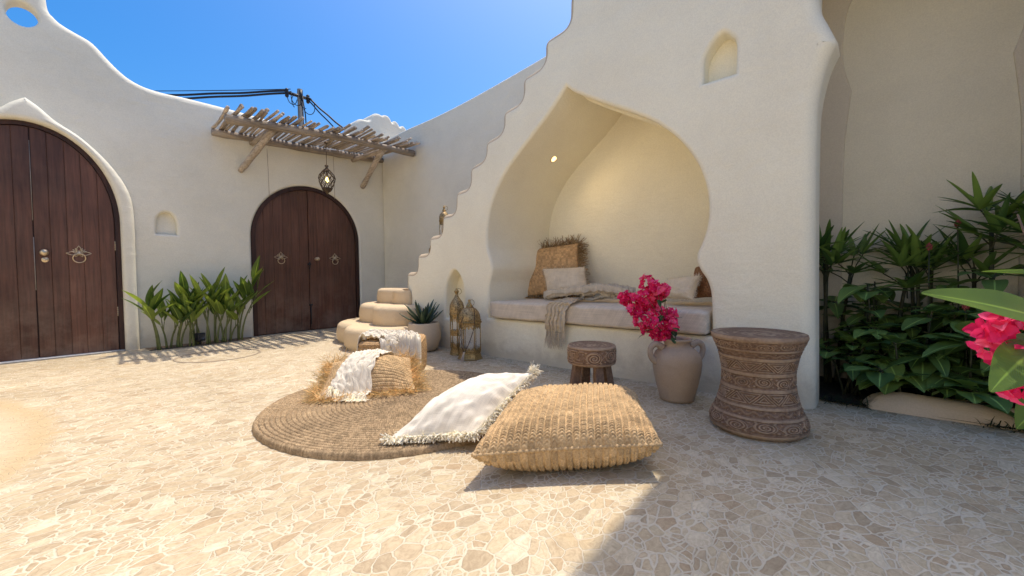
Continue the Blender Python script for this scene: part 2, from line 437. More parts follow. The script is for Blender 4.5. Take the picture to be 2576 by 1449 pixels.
# ------------------------------------------------------------------ wall with the two doors
YD = 6.75
def toD(a, b, d): return (a, YD+d, b)
top = [(-3.2, 4.35), (-2.0, 4.55), (-.9, 4.6), (-.25, 4.4), (.05, 4.08)]
def px(x, y, Y=YD):
    d = fwd + rt*((x-1288)/1034) - up*((y-724.5)/1034); t = Y/d.y; return (d.x*t, CAM_H+d.z*t)
def z8(c): return px(c[0]*.2728, c[1]*.2728)
top += [z8(c) for c in [(440, 70), (490, 140), (560, 205), (680, 280), (820, 360), (900, 430), (1000, 540), (1100, 640), (1200, 720), (1330, 790), (1500, 845), (1700, 890), (1900, 940), (2150, 1005)]]
top += [(2.6, 3.2), (3.3, 3.27), (3.75, 3.33), (4.5, 3.34)]
top = cr(top, 6)
outer = [(4.5, -.12), ] + [tuple(p) for p in top[::-1]] + [(-3.2, -.12)]
outer = dens(outer, .12)
def arch(x0, x1, spring, zt, n=36, zb=-.1, p=2.0):
    c, h = (x0+x1)/2, (x1-x0)/2
    P = [(x1, zb), ] + [(c+h*math.copysign(abs(math.cos(t))**(2/p), math.cos(t)), spring+(zt-spring)*math.sin(t)**(2/p)) for t in [PI*i/n for i in range(n+1)]] + [(x0, zb)]
    return P
D1 = (-.81, .615, 1.52, 2.545)
D2 = (1.985, 3.635, 1.45, 2.29)
nich = cr([(1.142, 1.42), (1.142, 1.55), (1.125, 1.63), (1.085, 1.685), (1.04, 1.70), (.99, 1.68), (.955, 1.63), (.94, 1.55), (.94, 1.42)], 5)
hole = [( -.075+.115*math.cos(t), 3.66+.125*math.sin(t)) for t in [2*PI*i/28 for i in range(28)]]
door_wall = slab('plaster_wall', outer, [(dens(arch(*D1), .1), .0, .17, False), (dens(arch(*D2), .1), .045, .12, False), (nich, .035, .085, True), (hole, .03, .17, False)], toD, PL2, r=.07, depth=.17)
tag(door_wall, 'tall white plaster wall with a sweeping curved top, holding the two dark wooden doors', 'wall')
# rolled ogee moulding round the big door
og = [px(x, y, YD-.07) for x, y in [(357, 882), (345, 700), (340, 570), (334, 510), (318, 468), (288, 425), (250, 384), (200, 341), (140, 302), (100, 268), (62, 241)]]
og[0] = (og[1][0]+.008, -.1)
cxm = og[-1][0]; half = cr(og, 5)
og = half + [(2*cxm-p[0], p[1]) for p in half[::-1]][1:]
def toM(a, b, d): return (a, YD-.075+d, b)
slab('door_surround', dens(og, .1), [(dens(arch(D1[0]+.005, D1[1]-.005, D1[2], D1[3]-.005), .1), .045, .16, False)], toM, PL2, door_wall, r=.06, depth=.09, back=False)
# crest of scalloped lobes on the corner
crest = [(3.58, 3.2), (3.60, 3.46), (3.645, 3.555), (3.72, 3.60), (3.80, 3.605), (3.88, 3.625), (3.915, 3.70), (3.97, 3.76), (4.06, 3.785), (4.13, 3.775), (4.19, 3.80), (4.27, 3.79), (4.325, 3.72), (4.345, 3.70), (4.40, 3.75), (4.47, 3.71), (4.505, 3.66), (4.56, 3.70), (4.63, 3.665), (4.68, 3.56), (4.70, 3.2)]
slab('scalloped_crest', dens(cr(crest, 5), .06), [], lambda a, b, d: (a, 6.72+d, b), PL2, door_wall, r=.045, depth=.42, nb=6)
for x0, z0, x1, z1 in ((2.235, 2.07, 2.22, 2.86), (3.225, 2.15, 3.215, 2.93)):
    MB().tube([(x0, YD-.001, z0), ((x0+x1)/2+.003, YD-.001, (z0+z1)/2), (x1, YD-.001, z1)], .004, 5).build('seam', solid('seam_line', (.42, .36, .29), .9), door_wall)

tag(slab('plaster_wall', dens([(-6.0, -.1), (6.8, -.1), (6.8, 4.4), (-6.0, 4.4)], .5), [], lambda a, b, d: (-3.2-d, -a, b), PL, r=.06, depth=.25), 'unseen white plaster wall added behind the viewer to bounce sunlight into the shade', 'wall')  # added out of view as a reflector, throws warm sunlight onto the shaded walls
# ------------------------------------------------------------------ doors
def archz(x, D):
    c, h = (D[0]+D[1])/2, (D[1]-D[0])/2; u = min(1, abs((x-c)/h)); return D[2]+(D[3]-D[2])*math.sqrt(max(0, 1-u*u))
def leaf(name, x0, x1, D, y, parent, npl, seed, zb=.012, th=.04):
    r = random.Random(seed); m = MB(); xs = [x0]
    ws = [r.uniform(.85, 1.15) for _ in range(npl)]; s = sum(ws)
    for w_ in ws: xs.append(xs[-1]+(x1-x0)*w_/s)
    for i in range(npl):
        a, b_ = xs[i]+.0009, xs[i+1]-.0009; k = 6; e = r.uniform(-.0012, .0012); bv = .0022
        zt = [archz(a+(b_-a)*j/k, D) for j in range(k+1)]
        xx = [a+(b_-a)*j/k for j in range(k+1)]
        front = [(a+bv, y+e, zb+bv)] + [(b_-bv, y+e, zb+bv)] + [(min(max(xx[j], a+bv), b_-bv), y+e, zt[j]-bv) for j in range(k, -1, -1)]
        mid = [(a, y+e+bv, zb), (b_, y+e+bv, zb)] + [(xx[j], y+e+bv, zt[j]) for j in range(k, -1, -1)]
        bk = [(p[0], y+th, p[2]) for p in mid]
        n = len(front); V = front+mid+bk; F = [tuple(range(n))]
        for q in (0, n):
            for j in range(n): F.append((q+j, q+n+j, q+n+(j+1) % n, q+(j+1) % n))
        m.add(V, F, r.random())
    return m.build(name, DOORW, parent, smooth=False)
def frame(D, y0, y1, w_, parent, mat=FRAMEW):
    P = arch(D[0], D[1], D[2], D[3], 40, -.0); Q = arch(D[0]+w_, D[1]-w_, D[2], D[3]-w_, 40, -.0)
    V = []; F = []; n = len(P)
    for p, q in zip(P, Q):
        V += [(p[0], y0, p[1]), (q[0], y0, q[1]), (q[0], y1, q[1]), (p[0], y1, p[1])]
    for i in range(n-1):
        for k in range(3): F.append((i*4+k, (i+1)*4+k, (i+1)*4+k+1, i*4+k+1))
    return mk('door_frame', V, F, mat, parent, smooth=False, attrs={'tint': [.4]*len(V)})
def petal(m, c, ang, L, w_, r=.0028, y=0):
    ca, sa = math.cos(ang), math.sin(ang); pts = []
    for t in np.linspace(0, 1, 9): pts.append((t*L, w_*math.sin(PI*t**.8)))
    for t in np.linspace(1, 0, 9)[1:]: pts.append((t*L, -w_*math.sin(PI*t**.8)))
    m.tube([(c[0]+p[0]*ca-p[1]*sa, y, c[1]+p[0]*sa+p[1]*ca) for p in pts], r, 5)
def knocker(x, z, y, parent, s=1.0):
    m = MB()
    for k, (ang, L, w_) in enumerate([(90, .085, .02), (180, .10, .02), (0, .10, .02)]): petal(m, (x, z), R(ang), L*s, w_*s, .0035*s, y-.006)
    for ang in (22, 42, 64, 116, 138, 158, 205, 232, 308, 335): petal(m, (x, z), R(ang), (.066 if ang < 180 else .05)*s, .008*s, .0028*s, y-.006)
    m.lathe([(.001, 0), (.022*s, .004), (.026*s, .012), (.012*s, .02), (.004*s, .028)], 16)
    n0 = len(m.v)-16*5
    for i in range(n0, len(m.v)): p = m.v[i]; m.v[i] = (x+p[0], y-p[2]*.8, z+p[1])
    o = m.build('knocker', BRASSW, parent)
    MB().ring((x, y-.02, z-.055*s), (0, 1, .12), .05*s, .0055*s, 30, 8).build('knocker_ring', BRASSW, o)
    return o
def knob(x, z, y, parent, r=.036):
    m = MB(); m.lathe([(.001, 0), (r*.9, .0), (r*.95, .006), (r*.45, .012), (r*.42, .03), (r*.85, .038), (r, .05), (r*.8, .066), (r*.3, .073), (.001, .074)], 24)
    m.v = [(x+p[0], y-p[2], z+p[1]) for p in m.v]
    return m.build('knob', BRASSW, parent)
def hinge(x, z, y, parent):
    m = MB()
    for k in range(5): m.tube([(x, y, z+k*.022), (x, y, z+k*.022+.019)], .0065, 8)
    return m.build('hinge', BRASSW, parent)
bigdoor = empty('wooden_door', (-.1, YD, 0), 0, 'larger dark brown double door at left with brass knob, under a pointed plaster moulding', 'door')
bigdoor.location = (0, 0, 0)
yf = YD+.03
frame(D1, yf-.02, yf+.09, .05, bigdoor)
def backing(D, y, parent):
    P = arch(D[0]+.01, D[1]-.01, D[2], D[3]-.01, 40, .0); mk('back_panel', [(p[0], y, p[1]) for p in P], [tuple(range(len(P)))], FRAMEW, parent, smooth=False, attrs={'tint': [.0]*len(P)})
backing(D1, yf+.02, bigdoor)
Di = (D1[0]+.055, D1[1]-.055, D1[2], D1[3]-.055)
sx = -.068
lr = leaf('door_leaf', sx+.004, Di[1], Di, yf, bigdoor, 5, 3); lr['label'] = 'right leaf carrying the brass knob and lotus knocker'
ll = leaf('door_leaf', Di[0], sx-.004, Di, yf+.004, bigdoor, 5, 8)
knob(.0, 1.155, yf, lr)
m = MB(); m.lathe([(.001, .006), (.026, .004), (.03, 0)], 20); m.box((-.003, -.011, .0), (.003, .006, .009)); m.v = [(.005+p[0]*1, yf-p[2], 1.078+p[1]) for p in m.v]; m.build('keyhole_plate', BRASSW, lr)
knocker(.262, 1.155, yf, lr, 1.0)
for z in (.42, 1.2, 1.75): hinge(Di[1]+.002, z, yf-.004, lr)
MB().box((sx-.006, yf-.003, .75), (sx+.002, yf+.004, 1.32)).box((sx-.005, yf-.003, 1.5), (sx+.001, yf+.004, 2.35)).build('edge_strip', solid('pale_strip', (.22, .19, .17), .6), ll)
MB().box((D1[0]+.01, YD-.04, .0), (D1[1]-.01, YD+.10, .014)).build('threshold', solid('threshold_stone', (.62, .6, .56), .7), bigdoor)

arched = empty('wooden_door', (0, 0, 0), 0, 'smaller round-topped reddish brown double door under the stick pergola', 'door')
frame(D2, YD+.015, YD+.12, .055, arched); backing(D2, YD+.085, arched)
Dj = (D2[0]+.058, D2[1]-.058, D2[2], D2[3]-.058); s2 = 2.80; y2 = YD+.05
la = leaf('door_leaf', Dj[0], s2-.004, Dj, y2, arched, 6, 21); lb = leaf('door_leaf', s2+.004, Dj[1], Dj, y2-.012, arched, 6, 33)
knocker(2.385, 1.165, y2, la, .95); knocker(3.215, 1.165, y2-.012, lb, .95)
knob(2.915, 1.148, y2-.012, lb, .032)
MB().box((2.775, y2-.02, 1.05), (2.83, y2-.004, 1.075)).tube([(2.80, y2-.03, 1.03), (2.80, y2-.03, 1.10)], .009, 8).tube([(2.79, y2-.03, .99), (2.81, y2-.03, 1.03)], .006, 8).build('latch', BLACKM, lb)
MB().box((2.80, y2-.022, .10), (2.812, y2-.012, .42)).box((2.78, y2-.024, .40), (2.835, y2-.012, .425)).build('bolt', BLACKM, la)

# ------------------------------------------------------------------ back wall of the stairs
XB = 4.11
bt = cr([(-2.2, 3.75), (.5, 3.7), (1.9, 3.62), (2.7, 3.575), (3.08, 3.52), (4.24, 3.405), (5.13, 3.35), (6.04, 3.335), (6.745, 3.29)], 6)
outer = dens([(-2.2, -.1)] + [(6.745, -.1)] + bt[::-1], .15)
back_wall = slab('plaster_wall', outer, [], lambda a, b, d: (XB+d, a, b), PL2, r=.04, depth=.24)
tag(back_wall, 'white plaster wall rising behind the staircase, its thin rim bright against the sky', 'wall')
# ------------------------------------------------------------------ alcove wall
XA = 3.08
zz = [(4.555, -.1), (4.545, .905)]
zs = [(4.318, 4.31, .905, 1.13), (4.065, 4.06, 1.13, 1.335), (3.82, 3.81, 1.34, 1.565), (3.575, 3.565, 1.57, 1.80), (3.33, 3.325, 1.815, 2.03), (3.085, 3.085, 2.08, 2.25), (2.83, 2.828, 2.30, 2.495), (2.57, 2.568, 2.535, 2.745), (2.303, 2.30, 2.785, 2.995), (2.03, 2.02, 3.03, 3.30)]
for (ya, yb, zl, zh) in zs: zz += [(ya, zl), (yb, zh)]
zz += [(1.02, 3.34), (1.01, 3.62), (.86, 3.66), (.84, 4.0), (.715, 4.05), (.71, 6.4), (-2.2, 6.4), (-2.2, -.1)]
rads = [0, .06] + [.085, .075]*len(zs) + [.08]*4 + [.03]*4
zz = fillet(zz, rads[:len(zz)], 6)
zz = dens(zz, .15)
lf = [(3.05, .40), (3.052, .571), (3.036, .754), (3.008, .84), (2.988, .915), (2.996, .985), (3.028, 1.07), (3.054, 1.16), (3.052, 1.361), (2.978, 1.613), (2.808, 1.861), (2.576, 2.063), (2.30, 2.275), (2.16, 2.40), (2.055, 2.505)]
rg = [(2.055, 2.505), (1.961, 2.425), (1.736, 2.285), (1.432, 2.11), (1.247, 1.987), (1.09, 1.836), (.968, 1.659), (.9, 1.485), (.876, 1.308), (.890, 1.16), (.922, 1.06), (.952, .99), (.956, .935), (.932, .87), (.884, .79), (.858, .673), (.852, .40)]
alc = cr(lf, 5)[:-1]+cr(rg, 5)
nl = cr([(3.43, .36), (3.432, .622), (3.47, .80), (3.59, .915), (3.71, .80), (3.756, .622), (3.758, .36)], 6)
nu = cr([(.71, 2.178), (.708, 2.37), (.735, 2.43), (.79, 2.475), (.855, 2.43), (.908, 2.335), (.915, 2.175)], 6)
jl = [(.262, -.08), (.272, 1.0), (.272, 1.68), (.262, 1.90), (.225, 2.09), (.178, 2.205), (.222, 2.32), (.258, 2.42), (.272, 2.56), (.25, 2.85), (.12, 3.05), (-.1, 3.16), (-.25, 3.30)]
jr = [(-.5-p[0], p[1]) for p in jl[::-1]]
opn = cr(jl[:6], 5)[:-1]+cr(jl[5:], 5)[:-1]+cr(jr[:8], 5)[:-1]+cr(jr[7:], 5)
def toA(a, b, d):
    k = max(0, d-.12)/.82 if d > .30 and a > .8 else 0   # the alcove runs slightly askew into the wall
    return (XA+d, a-.115*k, b+.055*k*min(1, max(0, (b-.6)/1.4)))
alcove_wall = slab('plaster_wall', zz, [(dens(alc, .1), .032, .94, True), (nl, .03, .17, True), (nu, .03, .13, True), (dens(opn, .1), .085, .27, False)], toA, PL, r=.07, depth=.28, nb=6)
RIMM = plaster('tan_plaster_edge', (.58, .465, .325), (.50, .40, .275))  # darker tan tone for the bevel along the zigzag edge
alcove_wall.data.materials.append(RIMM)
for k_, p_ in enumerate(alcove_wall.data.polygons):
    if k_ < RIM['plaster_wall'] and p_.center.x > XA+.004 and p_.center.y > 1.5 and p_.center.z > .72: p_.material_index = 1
tag(alcove_wall, 'white plaster wall with a zigzag stepped edge, an onion-arched seating alcove and small niches', 'wall')
# chamber behind the planted arch
ch = MB()
ch.box((XA+.26, .48, -.1), (XB+.02, .66, 3.6)).box((XA+.26, -2.1, -.1), (XB+.02, -1.2, 3.6)).box((XA+.26, -1.25, 3.32), (XB+.02, .62, 3.6))
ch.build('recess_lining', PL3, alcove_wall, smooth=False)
ba = [(.185, -.05), (.190, 1.0), (.185, 1.72), (.172, 1.95), (.145, 2.22), (.185, 2.38), (.2, 2.56), (.17, 2.85), (.05, 3.02), (-.1, 3.1), (-.25, 3.2)]
br_ = [(-.5-p[0], p[1]) for p in ba[::-1]]
bo = cr(ba[:5], 5)[:-1]+cr(ba[4:], 5)[:-1]+cr(br_[:7], 5)[:-1]+cr(br_[6:], 5)
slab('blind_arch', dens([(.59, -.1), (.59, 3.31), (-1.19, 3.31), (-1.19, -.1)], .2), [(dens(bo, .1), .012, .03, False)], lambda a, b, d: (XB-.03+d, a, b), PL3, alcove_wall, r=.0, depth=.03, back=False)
# downlight in the alcove ceiling
dl = MB(); lp = Vector((XA+.50, 2.552, 2.075)); nn = Vector((0, -.71, -.70)).normalized()
LAMPM, n_, l_, b_ = nmat('lamp_glow'); b_.inputs['Base Color'].default_value = (.9, .6, .3, 1); b_.inputs['Emission Color'].default_value = (1, .62, .25, 1); b_.inputs['Emission Strength'].default_value = 1.6
tx = nn.orthogonal().normalized(); ty = nn.cross(tx)
def disc(c, r0, r1, d0, d1, seg=24):
    V = []; F = []
    for r_, d_ in ((r0, d0), (r1, d1)):
        for k in range(seg): t = 2*PI*k/seg; V.append(c+tx*math.cos(t)*r_+ty*math.sin(t)*r_+nn*d_)
    for k in range(seg): F.append((k, (k+1) % seg, seg+(k+1) % seg, seg+k))
    return V, F
V, F = disc(lp, .042, .034, .010, .012); dlm = MB().add(V, F); V, F = disc(lp, .046, .042, .002, .010); dlm.add(V, F)
dlo = dlm.build('downlight', solid('warm_trim', (.75, .55, .32), .5), alcove_wall)
V, F = disc(lp, .034, .001, .011, .011); MB().add(V, F).build('lamp_glass', LAMPM, dlo)
pl_ = bpy.data.lights.new('downlight_lamp', 'SPOT'); pl_.energy = 2.9; pl_.color = (1, .74, .40); pl_.spot_size = R(165); pl_.spot_blend = .8; pl_.shadow_soft_size = .08
po = bpy.data.objects.new('downlight_lamp', pl_); COL.objects.link(po); po.location = lp+nn*.10; po.rotation_euler = (-nn).to_track_quat('Z', 'Y').to_euler()

# ------------------------------------------------------------------ staircase
stairs = empty('staircase', (0, 0, 0), 0, 'sandy plaster staircase with cloud-shaped rounded lower steps climbing behind the zigzag wall', 'stairs')
def lobes(P, per=7): return cr(P, per)
def pslab(name, P, z0, z1, mat, parent, r=.05, bulge=.03):
    """step: plan outline P, rounded top edge, slightly bulging side"""
    P = clean(P)
    if area(P) < 0: P = P[::-1]
    V = []; F = []; rings = []
    lv = [(-.0, z0), (-.0+bulge*.3, z0+(z1-z0)*.25), (bulge*.45, z0+(z1-z0)*.5)]
    rings = [(0.02, z0), (-bulge*.35, z0+(z1-z0)*.22), (-bulge*.5, z0+(z1-z0)*.5), (-bulge*.3, z1-r)]
    for k in range(1, 7): t = k/6*PI/2; rings.append((-bulge*.3+r*(1-math.cos(t))*1.1, z1-r+r*math.sin(t)))
    n = len(P)
    for ins, z in rings:
        for p in offs(P, ins): V.append((p[0], p[1], z))
    for i in range(len(rings)-1):
        for k in range(n): F.append((i*n+k, i*n+(k+1) % n, (i+1)*n+(k+1) % n, (i+1)*n+k))
    Q = offs(P, rings[-1][0]); b0 = (len(rings)-1)*n
    for t in tessellate_polygon([[Vector((p[0], p[1], 0)) for p in Q]]):
        a, b, c = [Q[i] for i in t]; ccw = (b[0]-a[0])*(c[1]-a[1])-(b[1]-a[1])*(c[0]-a[0]) > 0
        F.append(tuple(b0+i for i in (t if ccw else t[::-1])))
    return mk(name, V, F, mat, parent, wn=True)
def lob(arcs, tail):
    """scalloped plan: arcs = [(p0, p1, bulge)] joined by sharp notches"""
    out = []
    for (p0, p1, bu) in arcs:
        p0, p1 = np.array(p0), np.array(p1); d = p1-p0; nn_ = np.array((-d[1], d[0])); nn_ = nn_/np.linalg.norm(nn_)
        for t in np.linspace(0, 1, 12)[(1 if out else 0):]: out.append(tuple(p0+d*t+nn_*bu*math.sin(PI*t)**.75))
    return fillet(out+tail, .03, 2, True)
st1 = lob([((3.0, 4.06), (2.43, 4.16), .03), ((2.43, 4.16), (2.50, 4.93), .165), ((2.50, 4.93), (2.74, 5.56), .10), ((2.74, 5.56), (3.4, 5.74), .06)], [(4.10, 5.74), (4.10, 4.6), (3.06, 4.6), (3.06, 4.06)])
pslab('step', dens(st1, .035), -.02, .26, PLS, stairs, .075, .05)
st2 = lob([((3.0, 4.17), (2.72, 4.24), .03), ((2.72, 4.24), (2.78, 4.76), .115), ((2.78, 4.76), (2.97, 5.38), .12), ((2.97, 5.38), (3.5, 5.47), .05)], [(4.10, 5.47), (4.10, 4.6), (3.06, 4.6), (3.06, 4.17)])
pslab('step', dens(st2, .035), .21, .495, PLS, stairs, .07, .045)
st3 = lob([((3.07, 4.42), (3.03, 4.74), .075), ((3.03, 4.74), (3.14, 5.26), .105), ((3.14, 5.26), (3.5, 5.33), .03)], [(4.10, 5.33), (4.10, 4.56), (3.07, 4.56)])
pslab('step', dens(st3, .03), .44, .69, PLS, stairs, .055, .03)
yy = 4.72
for k in range(12):
    z1 = .88+.205*k; y0 = 4.72-.25*k
    sm = MB(); sm.box((XA+.285, max(y0-.35, -1), max(.41, z1-.6)) if False else (XA+.285, y0-.32, z1-.30), (XB-.004, y0, z1)); o = sm.build('step', PLS, stairs, smooth=False)
    bv = o.modifiers.new('b', 'BEVEL'); bv.width = .03; bv.segments = 3
# ================================================================== pergola of sticks
perg = empty('pergola', (0, 0, 0), 0, 'small pergola of crooked weathered sticks braced to the wall above the round-topped door', 'pergola')
r3 = random.Random(5)
def stick(m, p0, p1, r0, r1, wob, n=8, seg=8, rr=r3, a=None):
    p0, p1 = Vector(p0), Vector(p1); ph = rr.uniform(0, 6.28); ph2 = rr.uniform(0, 6.28); A = rr.uniform(.4, 1)*wob; B = rr.uniform(.2, .8)*wob
    pts = []; rad = []
    for i in range(n+1):
        t = i/n; p = p0.lerp(p1, t)
        p = p+Vector((A*math.sin(t*4.2+ph)-A*math.sin(ph), 0, B*math.sin(t*5+ph2)*.5)) if abs((p1-p0).y) > .3 else p+Vector((0, A*math.sin(t*4.2+ph), B*math.sin(t*6+ph2)))
        pts.append(p); rad.append((r0+(r1-r0)*t)*rr.uniform(.86, 1.12))
    return m.tube(pts, rad, seg, rr.random() if a is None else a)
F0, F1 = Vector((1.485, 5.88, 2.785)), Vector((4.075, 5.70, 2.885))
B0, B1 = Vector((1.53, 6.67, 2.80)), Vector((4.09, 6.69, 2.945))
def beamline(a, b, r, parent):
    m = MB(); stick(m, a, b, r, r*.95, .022, 16, 10); return m.build('beam', BEAM, parent)
beamline(F0, F1, .052, perg); beamline(B0, B1, .052, perg)
for xb, zb, tf in ((1.874, 2.37, .21), (3.727, 2.43, .80)):
    a = Vector((xb, YD-.0, zb)); b_ = F0.lerp(F1, tf)+Vector((0, .05, -.03))
    m = MB(); stick(m, a, b_, .040, .046, .012, 8, 10, a=.7); m.build('brace', STICK, perg)
    c_ = Vector((b_.x, YD, b_.z+.02)); m = MB(); stick(m, c_, b_+Vector((0, -.02, 0)), .038, .038, .012, 6, 8, a=.6); m.build('bracket_arm', STICK, perg)
ns = 54
for i in range(ns):
    t = (i+.5)/ns*.985+.005+r3.uniform(-.004, .004)
    f = F0.lerp(F1, t); k = B0.lerp(B1, t+r3.uniform(-.008, .008))
    d = (f-k).normalized(); ext = r3.uniform(.16, .33)*(1 if r3.random() < .8 else 1.3); bext = r3.uniform(.0, .05)
    rad = r3.uniform(.014, .0215)
    a = k-d*bext+Vector((0, 0, .052+rad)); b_ = f+d*ext+Vector((r3.uniform(-.04, .04), 0, .055+rad+r3.uniform(-.01, .07)))
    m = MB(); stick(m, a, b_, rad*.9, rad*1.05, .016, 9, 7); m.build('stick', STICK, perg)
# ------------------------------------------------------------------ hanging lantern
hl = empty('hanging_lantern', (2.868, 6.24, 0), 0, 'lit wire-mesh pendant lantern hanging from the pergola before the round-topped door', 'lantern')
DARKB = solid('dark_bronze', (.12, .085, .055), rough=.45, metal=.6, var=.3)
m = MB(); m.tube([(0, 0, 2.885), (0, 0, 2.54)], .005, 6); m.lathe([(.001, 2.875), (.03, 2.87), (.028, 2.89), (.001, 2.895)], 16); m.build('chain', DARKB, hl)
prof = [(.012, 2.555), (.03, 2.535), (.016, 2.515), (.022, 2.50), (.045, 2.47), (.105, 2.395), (.118, 2.345), (.105, 2.28), (.075, 2.20), (.05, 2.155), (.028, 2.135), (.012, 2.115), (.004, 2.10)]
def pr(z):
    for (r0, z0), (r1, z1) in zip(prof, prof[1:]):
        if z0 >= z >= z1: return r0+(r1-r0)*(z0-z)/(z0-z1)
    return .004
m = MB(); m.lathe([(r_, z) for r_, z in prof[:5]], 14); m.build('cap', DARKB, hl)
m = MB(); m.lathe([(r_, z) for r_, z in prof[-5:]], 14); m.build('finial', DARKB, hl)
m = MB(); zs_ = [2.47, 2.42, 2.375, 2.325, 2.275, 2.215, 2.155]; na = 9
for i in range(len(zs_)-1):
    for k in range(na):
        for s in (-.5, .5):
            t0 = 2*PI*(k+(.5 if i % 2 else 0))/na; t1 = t0+s*2*PI/na
            m.tube([(pr(zs_[i])*math.cos(t0), pr(zs_[i])*math.sin(t0), zs_[i]), (pr((zs_[i]+zs_[i+1])/2)*1.02*math.cos((t0+t1)/2), pr((zs_[i]+zs_[i+1])/2)*1.02*math.sin((t0+t1)/2), (zs_[i]+zs_[i+1])/2), (pr(zs_[i+1])*math.cos(t1), pr(zs_[i+1])*math.sin(t1), zs_[i+1])], .0052, 5)
for z in (2.47, 2.155): m.ring((0, 0, z), (0, 0, 1), pr(z), .006, 24, 6)
m.build('cage', DARKB, hl)
BULB, n_, l_, b_ = nmat('bulb_glow'); b_.inputs['Emission Color'].default_value = (1, .72, .2, 1); b_.inputs['Emission Strength'].default_value = 3.0; b_.inputs['Base Color'].default_value = (1, .8, .4, 1)
m = MB(); m.lathe([(.001, 2.37), (.01, 2.368), (.014, 2.35), (.024, 2.325), (.024, 2.31), (.012, 2.292), (.001, 2.29)], 14); m.build('bulb', BULB, hl)
m = MB(); m.tube([(0, 0, 2.48), (0, 0, 2.365)], .012, 8); m.build('socket', DARKB, hl)
# ------------------------------------------------------------------ utility pole and cables
POLE = solid('pole_concrete', (.10, .105, .11), rough=.8, var=.25, sc=8)
CABLE = solid('cable_rubber', (.012, .02, .035), rough=.6)
pole = empty('utility_pole', (5.93, 14.75, 0), 0, 'grey utility pole standing beyond the wall with a tangle of cables at its top', 'pole')
m = MB(); m.tube([(.05, -.1, 0), (0, 0, 7.25)], [.13, .085], 12); m.build('post', POLE, pole)
m = MB(); m.box((-.42, -.04, 6.98), (.34, .04, 7.06)); m.box((-.05, -.11, 6.9), (.05, .11, 7.2)); m.build('crossarm', BLACKM, pole)
for x in (-.42, .26): m = MB(); m.lathe([(.03, 6.86), (.06, 6.90), (.055, 6.95), (.07, 7.0), (.05, 7.08), (.06, 7.12), (.02, 7.16)], 12, (x, 0, 0)); m.build('insulator', BLACKM, pole)
m = MB(); rr = random.Random(3)
for k in range(5):
    cx, cz, q = rr.uniform(-.3, .35), rr.uniform(6.6, 6.9), rr.uniform(.16, .36)
    m.tube([(cx+q*.7*math.cos(t), -.1, cz+q*math.sin(t)) for t in np.linspace(-.3+k, 4.2+k, 22)], .013, 5)
m.tube([(.03, -.12, 7.0), (.12, -.1, 6.4), (.2, 0, 5.6), (.24, 0, 4.5)], .02, 5); m.build('cable_loop', CABLE, pole)
PT = Vector((5.93, 14.75, 7.05))
def wire(a, b, r, label, sag=.1, grp=None):
    a, b = Vector(a), Vector(b); m = MB()
    m.tube([a.lerp(b, t)+Vector((0, 0, -sag*4*t*(1-t)+.009*math.sin(t*420)*(r > .02))) for t in np.linspace(0, 1, 60)], r, 5)
    return tag(m.build('overhead_cable', CABLE), label, 'cable', grp)
lv = (Vector((2.85, 18.25, 7.2))-Vector((5.93, 14.75, 7.1)))
def far(p, k): return PT+lv*k+Vector((0, 0, p))
wire(PT+Vector((-.3, 0, .12)), far(.28, 3.4), .013, 'thinnest and highest overhead cable left of the utility pole', .15)
wire(PT+Vector((-.42, 0, .03)), far(.05, 3.4), .036, 'thick twisted overhead cable, the middle of three left of the pole', .2)
wire(PT+Vector((-.42, 0, -.05)), far(-.22, 3.4), .036, 'thick twisted overhead cable, the lowest of three left of the pole', .2)
rv = Vector((6.85, 13.67, 6.02))-PT
wire(PT+Vector((.26, 0, .02)), PT+Vector((.26, 0, .02))+rv*3.0, .03, 'upper dark cable sagging down to the right of the utility pole', .25)
wire(PT+Vector((.26, 0, -.06)), PT+Vector((.2, 0, -.2))+rv*3.0, .022, 'lower dark cable sagging down to the right of the utility pole', .42)
# ================================================================== woven and soft things
from mathutils.bvhtree import BVHTree
def pix(x, y, z=None, X=None, Y=None):
    d = fwd + rt*((x-1288)/1034) - up*((y-724.5)/1034)
    t = (z-CAM_H)/d.z if z is not None else (X/d.x if X is not None else Y/d.y)
    return Vector((d.x*t, d.y*t, CAM_H+d.z*t))
def fiber(name, c1, c2, rough=.85, bump=.5, sc=120, sheen=0.0, tint=.3):
    m, n, l, b = nmat(name)
    tc = N(n, 'TexCoord'); at = N(n, 'Attribute', attribute_name='tint')
    n1 = N(n, 'TexNoise', i_Scale=sc, i_Detail=4.0, i_Roughness=.7); l.new(tc.outputs['Object'], n1.inputs['Vector'])
    n2 = N(n, 'TexNoise', i_Scale=5.0, i_Detail=3.0); l.new(tc.outputs['Object'], n2.inputs['Vector'])
    r = ramp(n, [(.3, c1), (.7, c2)]); l.new(n1.outputs[0], r.inputs[0])
    r2 = ramp(n, [(.3, (.86, .85, .84)), (.7, (1.1, 1.1, 1.1))]); l.new(n2.outputs[0], r2.inputs[0])
    col = mixc(n, l, 1.0, r.outputs[0], r2.outputs[0], 'MULTIPLY')
    tv = mth(n, l, 'MULTIPLY_ADD', at.outputs['Fac'], tint*2, 1-tint); cc = N(n, 'CombineColor')
    for i in range(3): l.new(tv, cc.inputs[i])
    col = mixc(n, l, 1.0, col, cc.outputs[0], 'MULTIPLY')
    l.new(col, b.inputs['Base Color']); b.inputs['Roughness'].default_value = rough; b.inputs['Specular IOR Level'].default_value = .2
    if sheen: b.inputs['Sheen Weight'].default_value = sheen
    bu = N(n, 'Bump', i_Strength=bump, i_Distance=.003); l.new(n1.outputs[0], bu.inputs['Height']); l.new(bu.outputs[0], b.inputs['Normal'])
    return m
JUTE = fiber('golden_jute', (.37, .24, .115), (.64, .46, .26))
JUTED = fiber('brown_jute', (.35, .21, .10), (.60, .40, .21))
